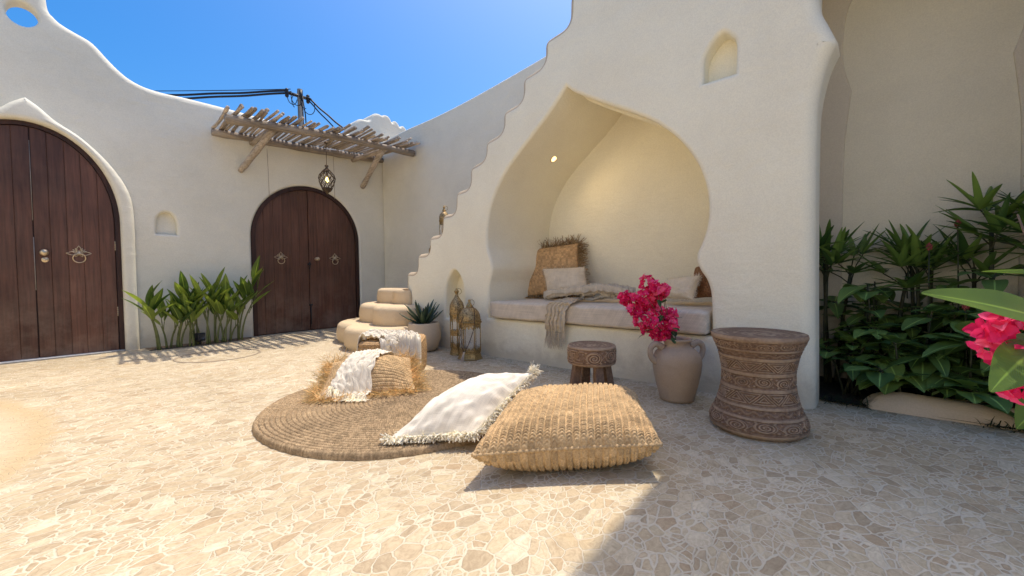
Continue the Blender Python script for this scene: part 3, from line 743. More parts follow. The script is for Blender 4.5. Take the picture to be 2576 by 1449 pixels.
SEAG = fiber('seagrass_braid', (.19, .13, .072), (.41, .30, .18), tint=.4)
STRAW = fiber('straw_fringe', (.60, .44, .20), (.88, .71, .41), sc=60, tint=.35)
STRAWD = fiber('dull_straw', (.30, .20, .10), (.58, .42, .24), sc=60, tint=.35)
def thin(m, amt, mul=(1.0, 1.0, .9)):
    n, l = m.node_tree.nodes, m.node_tree.links; b = n['Principled BSDF']; tr = n.new('ShaderNodeBsdfTranslucent'); src = b.inputs['Base Color'].links[0].from_socket
    l.new(mixc(n, l, 1.0, src, mul, 'MULTIPLY'), tr.inputs['Color']); ms = n.new('ShaderNodeMixShader'); ms.inputs[0].default_value = amt
    l.new(b.outputs[0], ms.inputs[1]); l.new(tr.outputs[0], ms.inputs[2]); l.new(ms.outputs[0], n['Material Output'].inputs['Surface']); return m
for q_ in (STRAW, STRAWD): thin(q_, .4)
def linen(name, c, tint=0.12, slub=900):
    m, n, l, b = nmat(name)
    tc = N(n, 'TexCoord'); uvn = N(n, 'UVMap')
    bump_h = None; cols = []
    for sc in ((slub, 14, 1), (14, slub, 1)):
        mp = N(n, 'Mapping'); mp.inputs['Scale'].default_value = (sc[0]*.16, sc[1]*.16, 1); l.new(uvn.outputs[0], mp.inputs[0])
        q = N(n, 'TexNoise', i_Scale=1.0, i_Detail=3.0, i_Roughness=.6); l.new(mp.outputs[0], q.inputs['Vector']); cols.append(q.outputs[0])
    s = mth(n, l, 'ADD', cols[0], cols[1])
    n2 = N(n, 'TexNoise', i_Scale=14.0, i_Detail=4.0); l.new(tc.outputs['Object'], n2.inputs['Vector'])
    r = ramp(n, [(.36, tuple(q*.80 for q in c)), (.64, tuple(min(1, q*1.12) for q in c))]); l.new(mth(n, l, 'MULTIPLY', s, .5), r.inputs[0])
    r2 = ramp(n, [(.3, (.9, .89, .87)), (.7, (1.05, 1.05, 1.05))]); l.new(n2.outputs[0], r2.inputs[0])
    col = mixc(n, l, 1.0, r.outputs[0], r2.outputs[0], 'MULTIPLY')
    l.new(col, b.inputs['Base Color']); b.inputs['Roughness'].default_value = .95; b.inputs['Specular IOR Level'].default_value = .1; b.inputs['Sheen Weight'].default_value = .15
    bu = N(n, 'Bump', i_Strength=.4, i_Distance=.0025); l.new(mth(n, l, 'ADD', s, mth(n, l, 'MULTIPLY', n2.outputs[0], 1.2)), bu.inputs['Height']); l.new(bu.outputs[0], b.inputs['Normal'])
    return m
WHITEL = linen('white_linen', (.83, .765, .65))
NATL = linen('natural_linen', (.70, .59, .44))
NATP = linen('pale_linen', (.78, .68, .52))
GAUZE = linen('cotton_gauze', (.90, .825, .70), slub=500)
THROWB = linen('beige_gauze', (.80, .69, .53), slub=500)
thin(GAUZE, .2); thin(THROWB, .25)
MATT = linen('mattress_canvas', (.70, .60, .475), slub=1200)

def smooth_noise(shape, k, seed, amp=1.0):
    """value noise on a grid, k cells"""
    g = np.random.RandomState(seed).rand(k[0]+2, k[1]+2)*2-1
    y = np.linspace(0, k[0]-1e-6, shape[0]); x = np.linspace(0, k[1]-1e-6, shape[1])
    yi = y.astype(int); xi = x.astype(int); fy = (y-yi)[:, None]; fx = (x-xi)[None, :]
    fy = fy*fy*(3-2*fy); fx = fx*fx*(3-2*fx)
    a = g[np.ix_(yi, xi)]; b = g[np.ix_(yi, xi+1)]; c = g[np.ix_(yi+1, xi)]; d = g[np.ix_(yi+1, xi+1)]
    return amp*(a*(1-fy)*(1-fx)+b*(1-fy)*fx+c*fy*(1-fx)+d*fy*fx)
def grid_faces(n, m, flip=False, wrap=False):
    i = np.arange(n-1)[:, None]; j = np.arange(m if wrap else m-1)[None, :]; j2 = (j+1) % m
    f = np.stack([(i*m+j), (i*m+j2), ((i+1)*m+j2), ((i+1)*m+j)], -1).reshape(-1, 4)
    return f[:, ::-1] if flip else f
def gnormals(P):
    du = np.gradient(P, axis=0); dv = np.gradient(P, axis=1); n = np.cross(du, dv); return n/np.maximum(np.linalg.norm(n, axis=-1, keepdims=True), 1e-9)
def braid(u, v):
    """chevron braid: rows along v, row index u"""
    fu = u-np.floor(u); s = np.abs(fu-.5)*2
    ph = v+1.05*s+np.floor(u)*.37
    row = np.power(np.clip(1-s**2.2, 0, 1), .8); st = .5+.5*np.cos(2*PI*ph)
    mid = 1-.35*np.exp(-(s/.16)**2)
    return row*(.5+.5*np.power(st, .7))*mid
def rowtint(u, v, seed):
    h = np.sin(np.floor(u)*12.9898+np.floor(v)*78.233+seed)*43758.5453; return h-np.floor(h)
def cushion(corners, n, m, up_h, dn_h, a=2.4, b=.5, bow=.05, upv=None, wr=0.0, seed=1, zmin=None, flatb=None):
    """corners FL, FR, BR, BL (3D); returns top and bottom grids [n along u, m along v]"""
    FL, FR, BR, BL = [np.array(c, float) for c in corners]
    # finer sampling near the seam
    u = np.sin(np.linspace(-1, 1, n)*PI/2)*.35+np.linspace(-1, 1, n)*.65; v = np.sin(np.linspace(-1, 1, m)*PI/2)*.35+np.linspace(-1, 1, m)*.65
    U, V = np.meshgrid(u, v, indexing='ij')
    U2 = U*(1-bow*(1-V**2)); V2 = V*(1-bow*(1-U**2))
    s = ((U2+1)/2)[..., None]; t = ((V2+1)/2)[..., None]
    S = FL*(1-s)*(1-t)+FR*s*(1-t)+BR*s*t+BL*(1-s)*t
    nrm = np.cross(FR-FL, BL-FL); nrm /= np.linalg.norm(nrm)
    if nrm[2] < 0: nrm = -nrm
    if upv is not None: nrm = np.array(upv, float)/np.linalg.norm(upv)
    f = np.power(np.clip((1-np.abs(U)**a)*(1-np.abs(V)**a), 0, 1), b)
    w = smooth_noise((n, m), (7, 7), seed, wr)+smooth_noise((n, m), (16, 16), seed+5, wr*.5)
    # puckers running in from the seams
    pk = wr*.8*(np.sin(U*23+seed)*np.exp(-(1-np.abs(V))*6)+np.sin(V*21+seed*2)*np.exp(-(1-np.abs(U))*6))
    ff = f[..., None]
    T = S+nrm*(up_h*ff+((w+pk)*np.minimum(1, f*3))[..., None]); B = S-nrm*dn_h*ff
    if zmin is not None: T[..., 2] = np.maximum(T[..., 2], zmin+.002); B[..., 2] = np.maximum(B[..., 2], zmin)
    return U, V, S, T, B, nrm
def pillow_mesh(name, T, B, mat, parent=None, uvs=1.0, tint=None):
    n, m = T.shape[:2]; V = np.concatenate([T.reshape(-1, 3), B.reshape(-1, 3)])
    F = np.concatenate([grid_faces(n, m), grid_faces(n, m, True)+n*m])
    uu, vv = np.meshgrid(np.linspace(0, uvs, n), np.linspace(0, uvs, m), indexing='ij')
    uv = np.stack([uu, vv], -1).reshape(-1, 2); uv = np.concatenate([uv, uv])
    t = np.full(len(V), .5) if tint is None else np.concatenate([tint[0].ravel(), tint[1].ravel()])
    return mk(name, V, F, mat, parent, uv=uv, attrs={'tint': t})
class Strands:
    def __init__(s, seed): s.v = []; s.f = []; s.a = []; s.r = random.Random(seed)
    def add(s, p, d, L, r, curl=.3, grav=.0, seg=5, zmin=None, side=3, flat=1.0):
        rr = s.r; p = np.array(p, float); d = np.array(d, float); d /= np.linalg.norm(d)+1e-9
        ax = np.cross(d, [0, 0, 1.]); ax = ax/(np.linalg.norm(ax)+1e-9) if np.linalg.norm(ax) > .1 else np.array([1., 0, 0]); ay = np.cross(d, ax)
        th = rr.uniform(0, 6.28); k = (ax*math.cos(th)+ay*math.sin(th))*curl*rr.uniform(.3, 1)
        t = rr.random(); n0 = len(s.v); pos = p.copy(); st = L/seg
        for i in range(seg+1):
            R0 = r*(1-.45*i/seg)
            e1 = np.cross(d, k+[.01, .02, .03]); e1 /= np.linalg.norm(e1)+1e-9; e2 = np.cross(d, e1)
            for j in range(side):
                q = 2*PI*j/side; s.v.append(tuple(pos+e1*R0*math.cos(q)+e2*R0*math.sin(q)*flat)); s.a.append(t)
            d = d+k*.5+np.array([rr.uniform(-1, 1), rr.uniform(-1, 1), rr.uniform(-1, 1)])*curl*.18+np.array([0, 0, -grav]); d /= np.linalg.norm(d)
            pos = pos+d*st
            if zmin is not None and pos[2] < zmin: pos[2] = zmin+rr.uniform(0, .004); d[2] = max(d[2], 0.05)
        for i in range(seg):
            for j in range(side): s.f.append((n0+i*side+j, n0+i*side+(j+1) % side, n0+(i+1)*side+(j+1) % side, n0+(i+1)*side+j))
    def build(s, name, mat, parent=None): return mk(name, s.v, s.f, mat, parent, attrs={'tint': s.a}, smooth=False)
def fringe(S, out, n, L, r, mat, parent, seed, curl=.3, grav=.05, zmin=None, edges=(0, 1, 2, 3), nrm=(0, 0, 1), spread=.6, name='fringe', flat=1.0, seg=5, lj=.4, updn=.35):
    """strands along the border of the seam grid S"""
    st = Strands(seed); rr = st.r; N_, M_ = S.shape[:2]; c = S.mean(axis=(0, 1)); nrm = np.array(nrm, float)
    ed = [S[:, 0], S[-1, :], S[::-1, -1], S[0, ::-1]]
    for e in edges:
        P = ed[e]; k = int(n)
        for i in range(k):
            t = (i+rr.random())/k*(len(P)-1); a = int(min(t, len(P)-2)); p = P[a]+(P[a+1]-P[a])*(t-a)
            tg = P[min(a+2, len(P)-1)]-P[max(a-1, 0)]; tg /= np.linalg.norm(tg)+1e-9
            o = np.cross(tg, nrm); o /= np.linalg.norm(o)
            if o@(p-c) < 0: o = -o
            dd = o*out+tg*rr.uniform(-spread, spread)+nrm*rr.uniform(-updn, updn)
            st.add(p-o*.004, dd, L*rr.uniform(1-lj, 1+lj), r*rr.uniform(.7, 1.3), curl, grav, seg, zmin, 3, flat)
    return st.build(name, mat, parent)

# ---- round rug
def rug():
    nr_, na = 31*9, 1000; Rr = .845
    rad = np.linspace(.0, 1, nr_); th = np.linspace(0, 2*PI, na, endpoint=False); Rg, Tg = np.meshgrid(rad, th, indexing='ij')
    rows = Rg*31; stitches = np.maximum(6, np.round(2*PI*np.floor(rows+.0)*2.6+6))
    v = Tg/(2*PI)*stitches
    h = braid(rows, v); edge = np.clip((1-Rg)*34*1.6, 0, 1)
    wob = 1+.006*np.sin(Tg*3+1)+.004*np.sin(Tg*7)+.0022*np.sin(Tg*62)
    z = .004+.014*np.sqrt(edge)+.017*h*np.minimum(1, edge+.3)+.004*np.sin(Tg*2+.5)*Rg**3*.6+.003
    z = np.where(Rg > .999, .001, z)
    P = np.stack([1.549+Rr*Rg*wob*np.cos(Tg), 2.358+Rr*Rg*wob*np.sin(Tg), z], -1)
    o = mk('round_rug', P.reshape(-1, 3), grid_faces(nr_, na, wrap=True), SEAG, attrs={'tint': (.25+.75*rowtint(rows, v, 1.0)).ravel()})
    return tag(o, 'round brown braided seagrass rug lying on the stone mosaic', 'rug')
rug()
# ---- large woven floor pouf
def woven(corners, name, mat, rows, stitches, amp, up_h, dn_h, along='v', n=None, m=None, parent=None, **k):
    n = n or rows*10; m = m or stitches*6
    if along == 'u': n, m = m, n
    U, V, S, T, B, nrm = cushion(corners, n, m, up_h, dn_h, **k)
    a, b = (U, V) if along == 'v' else (V, U)
    wv = smooth_noise(U.shape, (5, 5), 44, .35)
    ru = (a+1)/2*rows+wv*.25; rv = (b+1)/2*stitches
    h = braid(ru, rv); f = np.minimum(1, np.minimum(1-np.abs(U), 1-np.abs(V))*14)
    nT = gnormals(T); nT *= np.sign((nT*nrm).sum(-1).mean()); nB = gnormals(B); nB *= -np.sign((nB*nrm).sum(-1).mean())
    T = T+nT*(h*amp*(.35+.65*f))[..., None]; B = B+nB*(h*amp*(.35+.65*f))[..., None]
    if k.get('zmin') is not None: B[..., 2] = np.maximum(B[..., 2], k['zmin'])
    tt = .2+.8*rowtint(ru, rv, 3.0)
    o = pillow_mesh(name, T, B, mat, parent, tint=(tt, tt))
    return o, S, nrm, U, V
pouf = empty('floor_pouf', (1.65, 1.2, 0), 0, 'big square golden jute floor pouf with chunky braided ribs, in front of the carved stool', 'pouf')
pouf.location = (0, 0, 0)
pc = [(1.115, 1.205, .125), (1.665, .655, .14), (2.22, 1.02, .15), (1.77, 1.52, .15)]
o, S, nrm, U, V = woven(pc, 'woven_cover', JUTE, 25, 74, .016, .115, .155, parent=pouf, a=3.0, b=.48, bow=.045, wr=.007, seed=4, zmin=.0)
def piping(S, mat, parent, r=.008, name='seam_piping'):
    P = np.concatenate([S[:-1, 0], S[-1, :-1], S[:0:-1, -1], S[0, :0:-1]]); m = MB()
    D = dens([tuple(p) for p in P[:, :2]], .004) if False else None
    L = np.r_[0, np.cumsum(np.linalg.norm(np.diff(P, axis=0), axis=1))]; k = int(L[-1]/.006); q = np.linspace(0, L[-1], k)
    Q = np.stack([np.interp(q, L, P[:, i]) for i in range(3)], -1)
    m.tube([tuple(p) for p in Q]+[tuple(Q[0])], [r*(1+.35*math.sin(i*1.6)) for i in range(k+1)], 6, .6); return m.build(name, mat, parent)
piping(S, JUTE, pouf, .0085)
# ---- white fringed pillow
wp = empty('fringed_pillow', (0, 0, 0), 0, 'white linen pillow with shaggy white fringe, lying between rug and big jute pouf', 'pillow')
wc = [(1.085, 1.775, .055), (1.375, 1.465, .075), (1.90, 1.52, .27), (1.62, 1.83, .20)]
U, V, S, T, B, nrm = cushion(wc, 90, 90, .125, .06, a=2.2, b=.78, bow=.03, wr=.010, seed=12, zmin=.036)
# long creases running from the near corner
Uc = U*.7+V*.7; T = T+nrm*((.004*np.sin((U-V)*9+2*V)*np.exp(-((V+.45)/.5)**2))*np.minimum(1, (1-U**2)*(1-V**2)*2))[..., None]
pillow_mesh('cover', T, B, WHITEL, wp, 1.6)
TUFT = fiber('white_tuft', (.90, .86, .78), (.97, .95, .90), sc=80, tint=.10, bump=.1); thin(TUFT, .45)
fringe(S, 1.0, 420, .040, .0050, TUFT, wp, 5, curl=.5, grav=.05, zmin=.042, nrm=nrm, spread=.55, updn=.7, edges=(0, 1))
fringe(S, .5, 160, .022, .0026, TUFT, wp, 25, curl=.4, grav=.25, zmin=.03, nrm=nrm, spread=.4, updn=.2, edges=(2, 3), name='short_fringe')
fs = Strands(19)
for i in range(110): fs.add(np.array(wc[2])+nr.uniform(-.022, .022, 3), [nr.uniform(-.2, 1), nr.uniform(-.6, .3), nr.uniform(-.1, 1)], nr.uniform(.025, .05), .0032, .5, .05, 5)
fs.build('corner_tassel', TUFT, wp); fs = Strands(20)
for i in range(50): fs.add(np.array(wc[0])+nr.uniform(-.014, .014, 3), [nr.uniform(-1, .1), nr.uniform(-.4, .6), nr.uniform(-.3, .5)], nr.uniform(.02, .04), .0032, .5, .05, 5, .03)
fs.build('corner_tassel', TUFT, wp)
# ---- woven cube pouf
def cube_pouf():
    c = Vector((2.075, 3.262, 0)); hw = .255; H = .285; ang = R(47)
    nu, nv = 240, 84; P = np.zeros((nv, nu, 3)); tt = np.zeros((nv, nu))
    th = np.linspace(0, 2*PI, nu*6, endpoint=False)
    p = 7.0
    def sq(t): r_ = (np.abs(np.cos(t))**p+np.abs(np.sin(t))**p)**(-1/p); return np.stack([r_*np.cos(t), r_*np.sin(t)], -1)
    Q = sq(th); L = np.r_[0, np.cumsum(np.linalg.norm(np.diff(np.r_[Q, Q[:1]], axis=0), axis=1))]; NU = 720; q = np.linspace(0, L[-1], NU, endpoint=False); Qc = np.r_[Q, Q[:1]]
    O = np.stack([np.interp(q, L, Qc[:, i]) for i in range(2)], -1)
    rows_s = 9; rows_t = 13
    prof = []
    for k in range(rows_s*9): f = k/(rows_s*9); prof.append((1.0+.035*math.sin(PI*f), f*H, f*rows_s, 0))
    for k in range(rows_t*9+1): f = k/(rows_t*9); prof.append((1-f*.999, H+.020*(1-(1-f)**2)*1.0, rows_s+f*rows_t, 1))
    pr_ = np.array(prof); Rf, Zf, Uf, Kf = pr_.T
    Ug, Tg = np.meshgrid(Uf, np.arange(NU)/NU, indexing='ij'); st_ = Tg*np.maximum(20, np.round(100*np.minimum(1, Rf[:, None])))
    h = braid(Ug, st_)
    rg = Rf[:, None]
    X = O[None, :, 0]*rg*hw; Y = O[None, :, 1]*rg*hw; Z = np.repeat(Zf[:, None], NU, 1)
    side = (1-Kf)[:, None]; Z = Z+Kf[:, None]*h*.012; X = X*(1+side*h*.05); Y = Y*(1+side*h*.05)
    Z = np.maximum(Z+.012*smooth_noise(Z.shape, (3, 6), 2), .0)
    ca, sa = math.cos(ang), math.sin(ang)
    P = np.stack([c.x+X*ca-Y*sa, c.y+X*sa+Y*ca, Z], -1)
    o = mk('cube_pouf', P.reshape(-1, 3), grid_faces(len(prof), NU, wrap=True), JUTED, attrs={'tint': (.2+.8*rowtint(Ug, st_, 7)).ravel()})
    return tag(o, 'boxy brown woven pouf with horizontal braided rows, beside the lowest stair step', 'pouf')
cubeo = cube_pouf()
# ---- straw fringed pillow leaning on it
sp = empty('fringed_pillow', (0, 0, 0), 0, 'golden straw pillow with shaggy raffia fringe leaning on the cube pouf, under the white throw', 'pillow')
FL, FR = pix(800, 1003, .05), pix(1040, 978, .05)
sc_ = [(1.155, 2.74, .05), (1.71, 2.43, .05), (1.91, 2.77, .20), (1.43, 3.09, .20)]
strawp, S, nrm, U, V = woven(sc_, 'woven_cover', JUTE, 22, 40, .008, .155, .06, along='u', parent=sp, a=2.1, b=.95, bow=.04, wr=.006, seed=8, zmin=.036)
fringe(S, 1.0, 460, .10, .0021, STRAW, sp, 6, curl=.75, grav=.05, zmin=.042, nrm=nrm, spread=.6, updn=.5, seg=6, flat=.5)
fringe(S, .6, 170, .06, .0018, STRAW, sp, 16, curl=.8, grav=.02, zmin=.042, edges=(1,), nrm=nrm, spread=.9, updn=.9, seg=6, flat=.5, name='curly_fringe')
# ---- cloth strips
def strip(name, path, mat, parent=None, nf=5, amp=.012, seed=1, K=44, per=14, crinkle=.004, thick=.004, uvk=2.0):
    """path: list of (centre, side vector (half width), normal)"""
    C_ = np.array(cr([p[0] for p in path], per)); Sd = np.array(cr([p[1] for p in path], per)); Nn = np.array(cr([p[2] for p in path], per))
    Nn /= np.linalg.norm(Nn, axis=1, keepdims=True); n = len(C_); s = np.linspace(-1, 1, K); r_ = np.random.RandomState(seed)
    ph = np.cumsum(r_.uniform(-.22, .22, n)); t = np.linspace(0, 1, n)
    fold = np.sin(s[None, :]*nf*PI/1.0+ph[:, None]*2.2+1.3*np.sin(s[None, :]*2+seed)) + .5*np.sin(s[None, :]*nf*1.9*PI+ph[:, None]*3+seed)
    z = amp*fold+smooth_noise((n, K), (max(3, n//5), 9), seed+3, crinkle)+smooth_noise((n, K), (max(3, n//2), 20), seed+4, crinkle*.7)
    lat = s[None, :]+.06*np.cos(s[None, :]*nf*PI+ph[:, None]*2)+smooth_noise((n, K), (max(3, n//4), 2), seed+8, .10)
    P = C_[:, None, :]+Sd[:, None, :]*lat[..., None]+Nn[:, None, :]*(z+amp*1.2)[..., None]
    uu, vv = np.meshgrid(np.linspace(0, uvk, n), np.linspace(0, uvk*.3, K), indexing='ij')
    o = mk(name, P.reshape(-1, 3), grid_faces(n, K), mat, parent, uv=np.stack([uu, vv], -1).reshape(-1, 2), attrs={'tint': np.full(n*K, .5)})
    so_ = o.modifiers.new('thick', 'SOLIDIFY'); so_.thickness = thick; so_.offset = 0
    return o, P
def vec(*a): return Vector(a)
ri = Vector((rt.x, rt.y, 0)).normalized(); bk = Vector((fwd.x, fwd.y, 0)).normalized()
throw = empty('throw_blanket', (0, 0, 0), 0, 'crinkled white gauze throw knotted over the cube pouf and trailing across the straw pillow', 'throw')
n1 = Vector((0, 0, 1))-bk*.45
def P3(x, y, z): return pix(x, y, z)
def pd(x, y, F_): return Vector((0, 0, CAM_H))+(fwd+rt*((x-1288)/1034)-up*((y-724.5)/1034))*F_
kn = pd(988, 862, 3.24)
def bvh(o): return BVHTree.FromPolygons([v.co[:] for v in o.data.vertices], [tuple(p.vertices) for p in o.data.polygons])
TREES = [bvh(strawp), bvh(cubeo)]
def surf(x, y, base=.042):
    z = base
    for t in TREES:
        h = t.ray_cast(Vector((x, y, 2)), Vector((0, 0, -1)))
        if h[0] is not None: z = max(z, h[0].z)
    return z
def drape(name, path, widths, mat, parent, nf=5, amp=.012, seed=1, K=56, per=16, crinkle=.006, lift=.004):
    C_ = np.array(cr(path, per)); n = len(C_); W_ = np.interp(np.linspace(0, 1, n), np.linspace(0, 1, len(widths)), widths); T_ = np.gradient(C_, axis=0); T_ /= np.linalg.norm(T_, axis=1, keepdims=True); Sd = np.stack([-T_[:, 1], T_[:, 0]], -1)
    s = np.linspace(-1, 1, K); r_ = np.random.RandomState(seed); ph = np.cumsum(r_.uniform(-.16, .16, n))
    lat = s[None, :]+.05*np.cos(s[None, :]*nf*PI+ph[:, None])+smooth_noise((n, K), (max(3, n//5), 2), seed+8, .12)
    X = C_[:, None, 0]+Sd[:, None, 0]*lat*W_[:, None]; Y = C_[:, None, 1]+Sd[:, None, 1]*lat*W_[:, None]
    Z = np.array([[surf(X[i, j], Y[i, j]) for j in range(K)] for i in range(n)])
    for _ in range(6):   # cloth bridges small hollows
        Zs = Z.copy(); Zs[1:-1] = (Z[:-2]+Z[2:])/2; Zs[:, 1:-1] = (Zs[:, :-2]+Zs[:, 2:]+2*Zs[:, 1:-1])/4; Z = np.maximum(Z, Zs)
    f = np.abs(np.sin(s[None, :]*nf*PI*.5+ph[:, None]*1.6+.8*np.sin(s[None, :]*3+seed)))**.8+.5*np.abs(np.sin(s[None, :]*nf*1.1*PI+ph[:, None]*2.3+seed))
    Z = Z+lift+amp*f*(1.25-W_[:, None]/max(widths)*.6)+smooth_noise((n, K), (n//3, 14), seed+3, crinkle)*.7+crinkle*.5+smooth_noise((n, K), (n//2, 26), seed+4, crinkle*.6)
    P = np.stack([X, Y, Z], -1)
    uu, vv = np.meshgrid(np.linspace(0, 2, n), np.linspace(0, .6, K), indexing='ij')
    o = mk(name, P.reshape(-1, 3), grid_faces(n, K), mat, parent, uv=np.stack([uu, vv], -1).reshape(-1, 2), attrs={'tint': np.full(n*K, .5)})
    so_ = o.modifiers.new('thick', 'SOLIDIFY'); so_.thickness = .004; so_.offset = 0
    return o, P
pa = [(2.02, 3.20), (1.95, 3.11), (1.87, 3.02), (1.76, 2.92), (1.62, 2.825), (1.51, 2.765), (1.42, 2.71), (1.35, 2.665), (1.305, 2.635)]
ob, Pg = drape('drape', pa, [.07, .085, .095, .105, .11, .115, .12, .12, .12], GAUZE, throw, nf=6, amp=.016, seed=3, crinkle=.010)
fs = Strands(23)
for j in range(0, Pg.shape[1]):
    for q in range(7): fs.add(Pg[-1, j]+nr.uniform(-.003, .003, 3), Vector((-.45, -.5, -.7))+Vector(nr.uniform(-.4, .4, 3)), nr.uniform(.05, .10), .0019, .35, .15, 6, .042)
fs.build('fringe', TUFT, throw)
pb = [(1.70, 3.40), (1.80, 3.335), (1.90, 3.26), (1.985, 3.185), (2.05, 3.10), (2.06, 3.01), (2.01, 2.93), (1.95, 2.90)]
drape('bundle', pb, [.05, .085, .10, .105, .105, .095, .08, .06], GAUZE, throw, nf=5, amp=.040, seed=7, crinkle=.022, lift=.006)
pk = [(kn+ri*.034*math.cos(t)+Vector((0, 0, .03*math.sin(t)))-bk*.02, bk*.045*math.cos(t*.5)+Vector((0, 0, .012)), ri*math.cos(t)+Vector((0, 0, math.sin(t)))) for t in np.linspace(-.6, 4.4, 8)]
strip('knot', pk, GAUZE, throw, nf=3, amp=.007, seed=9, crinkle=.006)

# ------------------------------------------------------------------ alcove seat
def rbox(name, lo, hi, r, mat, parent=None, sub=10, wob=.004, seed=3):
    """soft rounded box as one grid-like mesh"""
    bm = bmesh.new(); bmesh.ops.create_cube(bm, size=1.0)
    bmesh.ops.subdivide_edges(bm, edges=bm.edges[:], cuts=sub, use_grid_fill=True)
    lo, hi = np.array(lo), np.array(hi); c = (lo+hi)/2; h = (hi-lo)/2
    V = []
    for v in bm.verts:
        p = np.array(v.co)*2
        q = np.sign(p)*np.abs(p)**.75 if True else p
        w = q*h; inner = np.clip(w, -(h-r), (h-r)); d = w-inner; L = np.linalg.norm(d)
        w = inner+(d/L*min(r, L) if L > 1e-6 else 0)
        w[2] += wob*math.sin(w[1]*7+seed)*math.cos(w[0]*5)+wob*.6*math.sin(w[1]*19+w[0]*13)
        V.append(tuple(c+w))
    bm.verts.index_update(); F = [tuple(x.index for x in f.verts) for f in bm.faces]; bm.free()
    uv = [(p[1]*1.2+p[2]*.7, p[0]*1.2+p[2]) for p in V]
    return mk(name, V, F, mat, parent, uv=uv, attrs={'tint': [.5]*len(V)})
ma = rbox('seat_cushion', (3.025, .872, .412), (3.985, 2.985, .582), .028, MATT, sub=26, wob=.003)
tag(ma, 'long greyish beige bench cushion filling the onion-arched alcove', 'cushion')
def side_pillow(name, corners, label, mat, up_h, seed, nrm, fr=None, woven_rows=None, cat='pillow', uvs=1.4):
    e = empty(name, (0, 0, 0), 0, label, cat)
    if woven_rows:
        o, S, n_, U, V = woven(corners, 'woven_cover', mat, woven_rows[0], woven_rows[1], .0045, up_h, up_h*.7, along='u', n=woven_rows[0]*7, m=woven_rows[1]*5, parent=e, upv=nrm, a=2.5, b=.5, bow=.05, wr=.004, seed=seed)
    else:
        U, V, S, T, B, n_ = cushion(corners, 64, 64, up_h, up_h*.7, upv=nrm, a=2.6, b=.52, bow=.04, wr=.006, seed=seed)
        pillow_mesh('cover', T, B, mat, e, uvs)
    if fr: fringe(S, 1.0, fr[0], fr[1], fr[2], fr[3], e, seed+1, curl=fr[4], grav=.05, nrm=nrm, spread=.7, updn=.6, zmin=.588, flat=.6)
    return e
def q4(pts, Xs): return [tuple(pix(p[0], p[1], X=x)) for p, x in zip(pts, Xs)]
side_pillow('fringed_pillow', q4([(1328, 745), (1464, 743), (1454, 612), (1302, 630)], (3.66, 3.74, 3.93, 3.86)), 'brown straw pillow with bushy raffia fringe at the left end of the alcove bench', JUTED, .085, 31, (-1, -.25, .3), (300, .10, .0042, STRAWD, .5), (24, 30))
side_pillow('linen_pillow', q4([(1378, 744), (1482, 738), (1470, 672), (1366, 677)], (3.44, 3.50, 3.62, 3.58)), 'small oatmeal linen pillow leaning on the brown straw pillow', NATL, .075, 41, (-1, -.25, .35), (150, .022, .0012, fiber('linen_fray', (.5, .42, .3), (.72, .62, .48), tint=.2), .4))
side_pillow('linen_pillow', q4([(1672, 750), (1742, 754), (1760, 694), (1676, 706)], (3.55, 3.36, 3.45, 3.72)), 'cream linen pillow with frayed fringe at the right end of the alcove bench', NATP, .09, 51, (-.85, .45, .35), (170, .028, .0013, fiber('cream_fray', (.6, .53, .42), (.85, .78, .66), tint=.2), .4))
side_pillow('woven_pillow', q4([(1738, 752), (1800, 748), (1812, 660), (1752, 672)], (3.62, 3.45, 3.5, 3.75)), 'dark brown woven pillow tucked behind the cream pillow in the alcove corner', fiber('dark_rattan', (.16, .075, .035), (.34, .18, .09), tint=.3), .06, 61, (-.8, .5, .3), None, (18, 20))
# throw on the bench
tb = empty('throw_blanket', (0, 0, 0), 0, 'beige gauze throw crumpled on the alcove bench, its fringed end hanging over the cushion edge', 'throw')
zt = .588
def Q(x, y, z=zt):
    p = pix(x, y+3, X=3.46); p.z = max(p.z, z); return p
upn = Vector((0, 0, 1))
pa = [(Q(1372, 748, .592), vec(.06, .02, 0), upn), (Q(1410, 742, .592), vec(.06, .02, 0), upn), (Q(1450, 738, .597), vec(.065, .03, 0), upn), (Q(1490, 735, .605), vec(.09, .0, 0), upn), (Q(1525, 733, .60), vec(.10, -.02, 0), upn), (Q(1560, 738, .595), vec(.08, -.02, 0), upn), (Q(1590, 744, .592), vec(.06, -.02, 0), upn)]
strip('crumpled_length', pa, THROWB, tb, nf=4, amp=.03, seed=13, crinkle=.010)
pm = [(Q(1550, 745, .60), vec(.03, -.05, 0), upn), (Q(1510, 735, .625), vec(.05, -.06, 0), upn), (Q(1480, 738, .63), vec(.05, -.02, .01), upn), (Q(1462, 748, .61), vec(.05, .05, 0), upn)]
strip('gathered_fold', pm, THROWB, tb, nf=3, amp=.036, seed=15, crinkle=.012)
ex = 3.018
pd = [(Q(1530, 745, .60), vec(.05, -.03, 0), upn), (Q(1488, 752, .602), vec(.05, .04, 0), upn), (Q(1455, 760, .600), vec(.045, .06, 0), upn+vec(-.1, 0, 0)), (Vector((3.06, 2.06, .602)), vec(.02, .10, 0), upn+vec(-.5, 0, 0)), (Vector((3.005, 2.10, .575)), vec(0, .105, 0), vec(-1, 0, .6)), (Vector((2.998, 2.125, .50)), vec(0, .10, 0), vec(-1, 0, .0)), (Vector((3.0, 2.14, .42)), vec(0, .10, 0), vec(-1, 0, 0)), (Vector((3.02, 2.155, .34)), vec(0, .095, 0), vec(-1, 0, 0))]
ob, Pg = strip('hanging_end', pd, THROWB, tb, nf=5, amp=.009, seed=17, crinkle=.006)
fs = Strands(29)
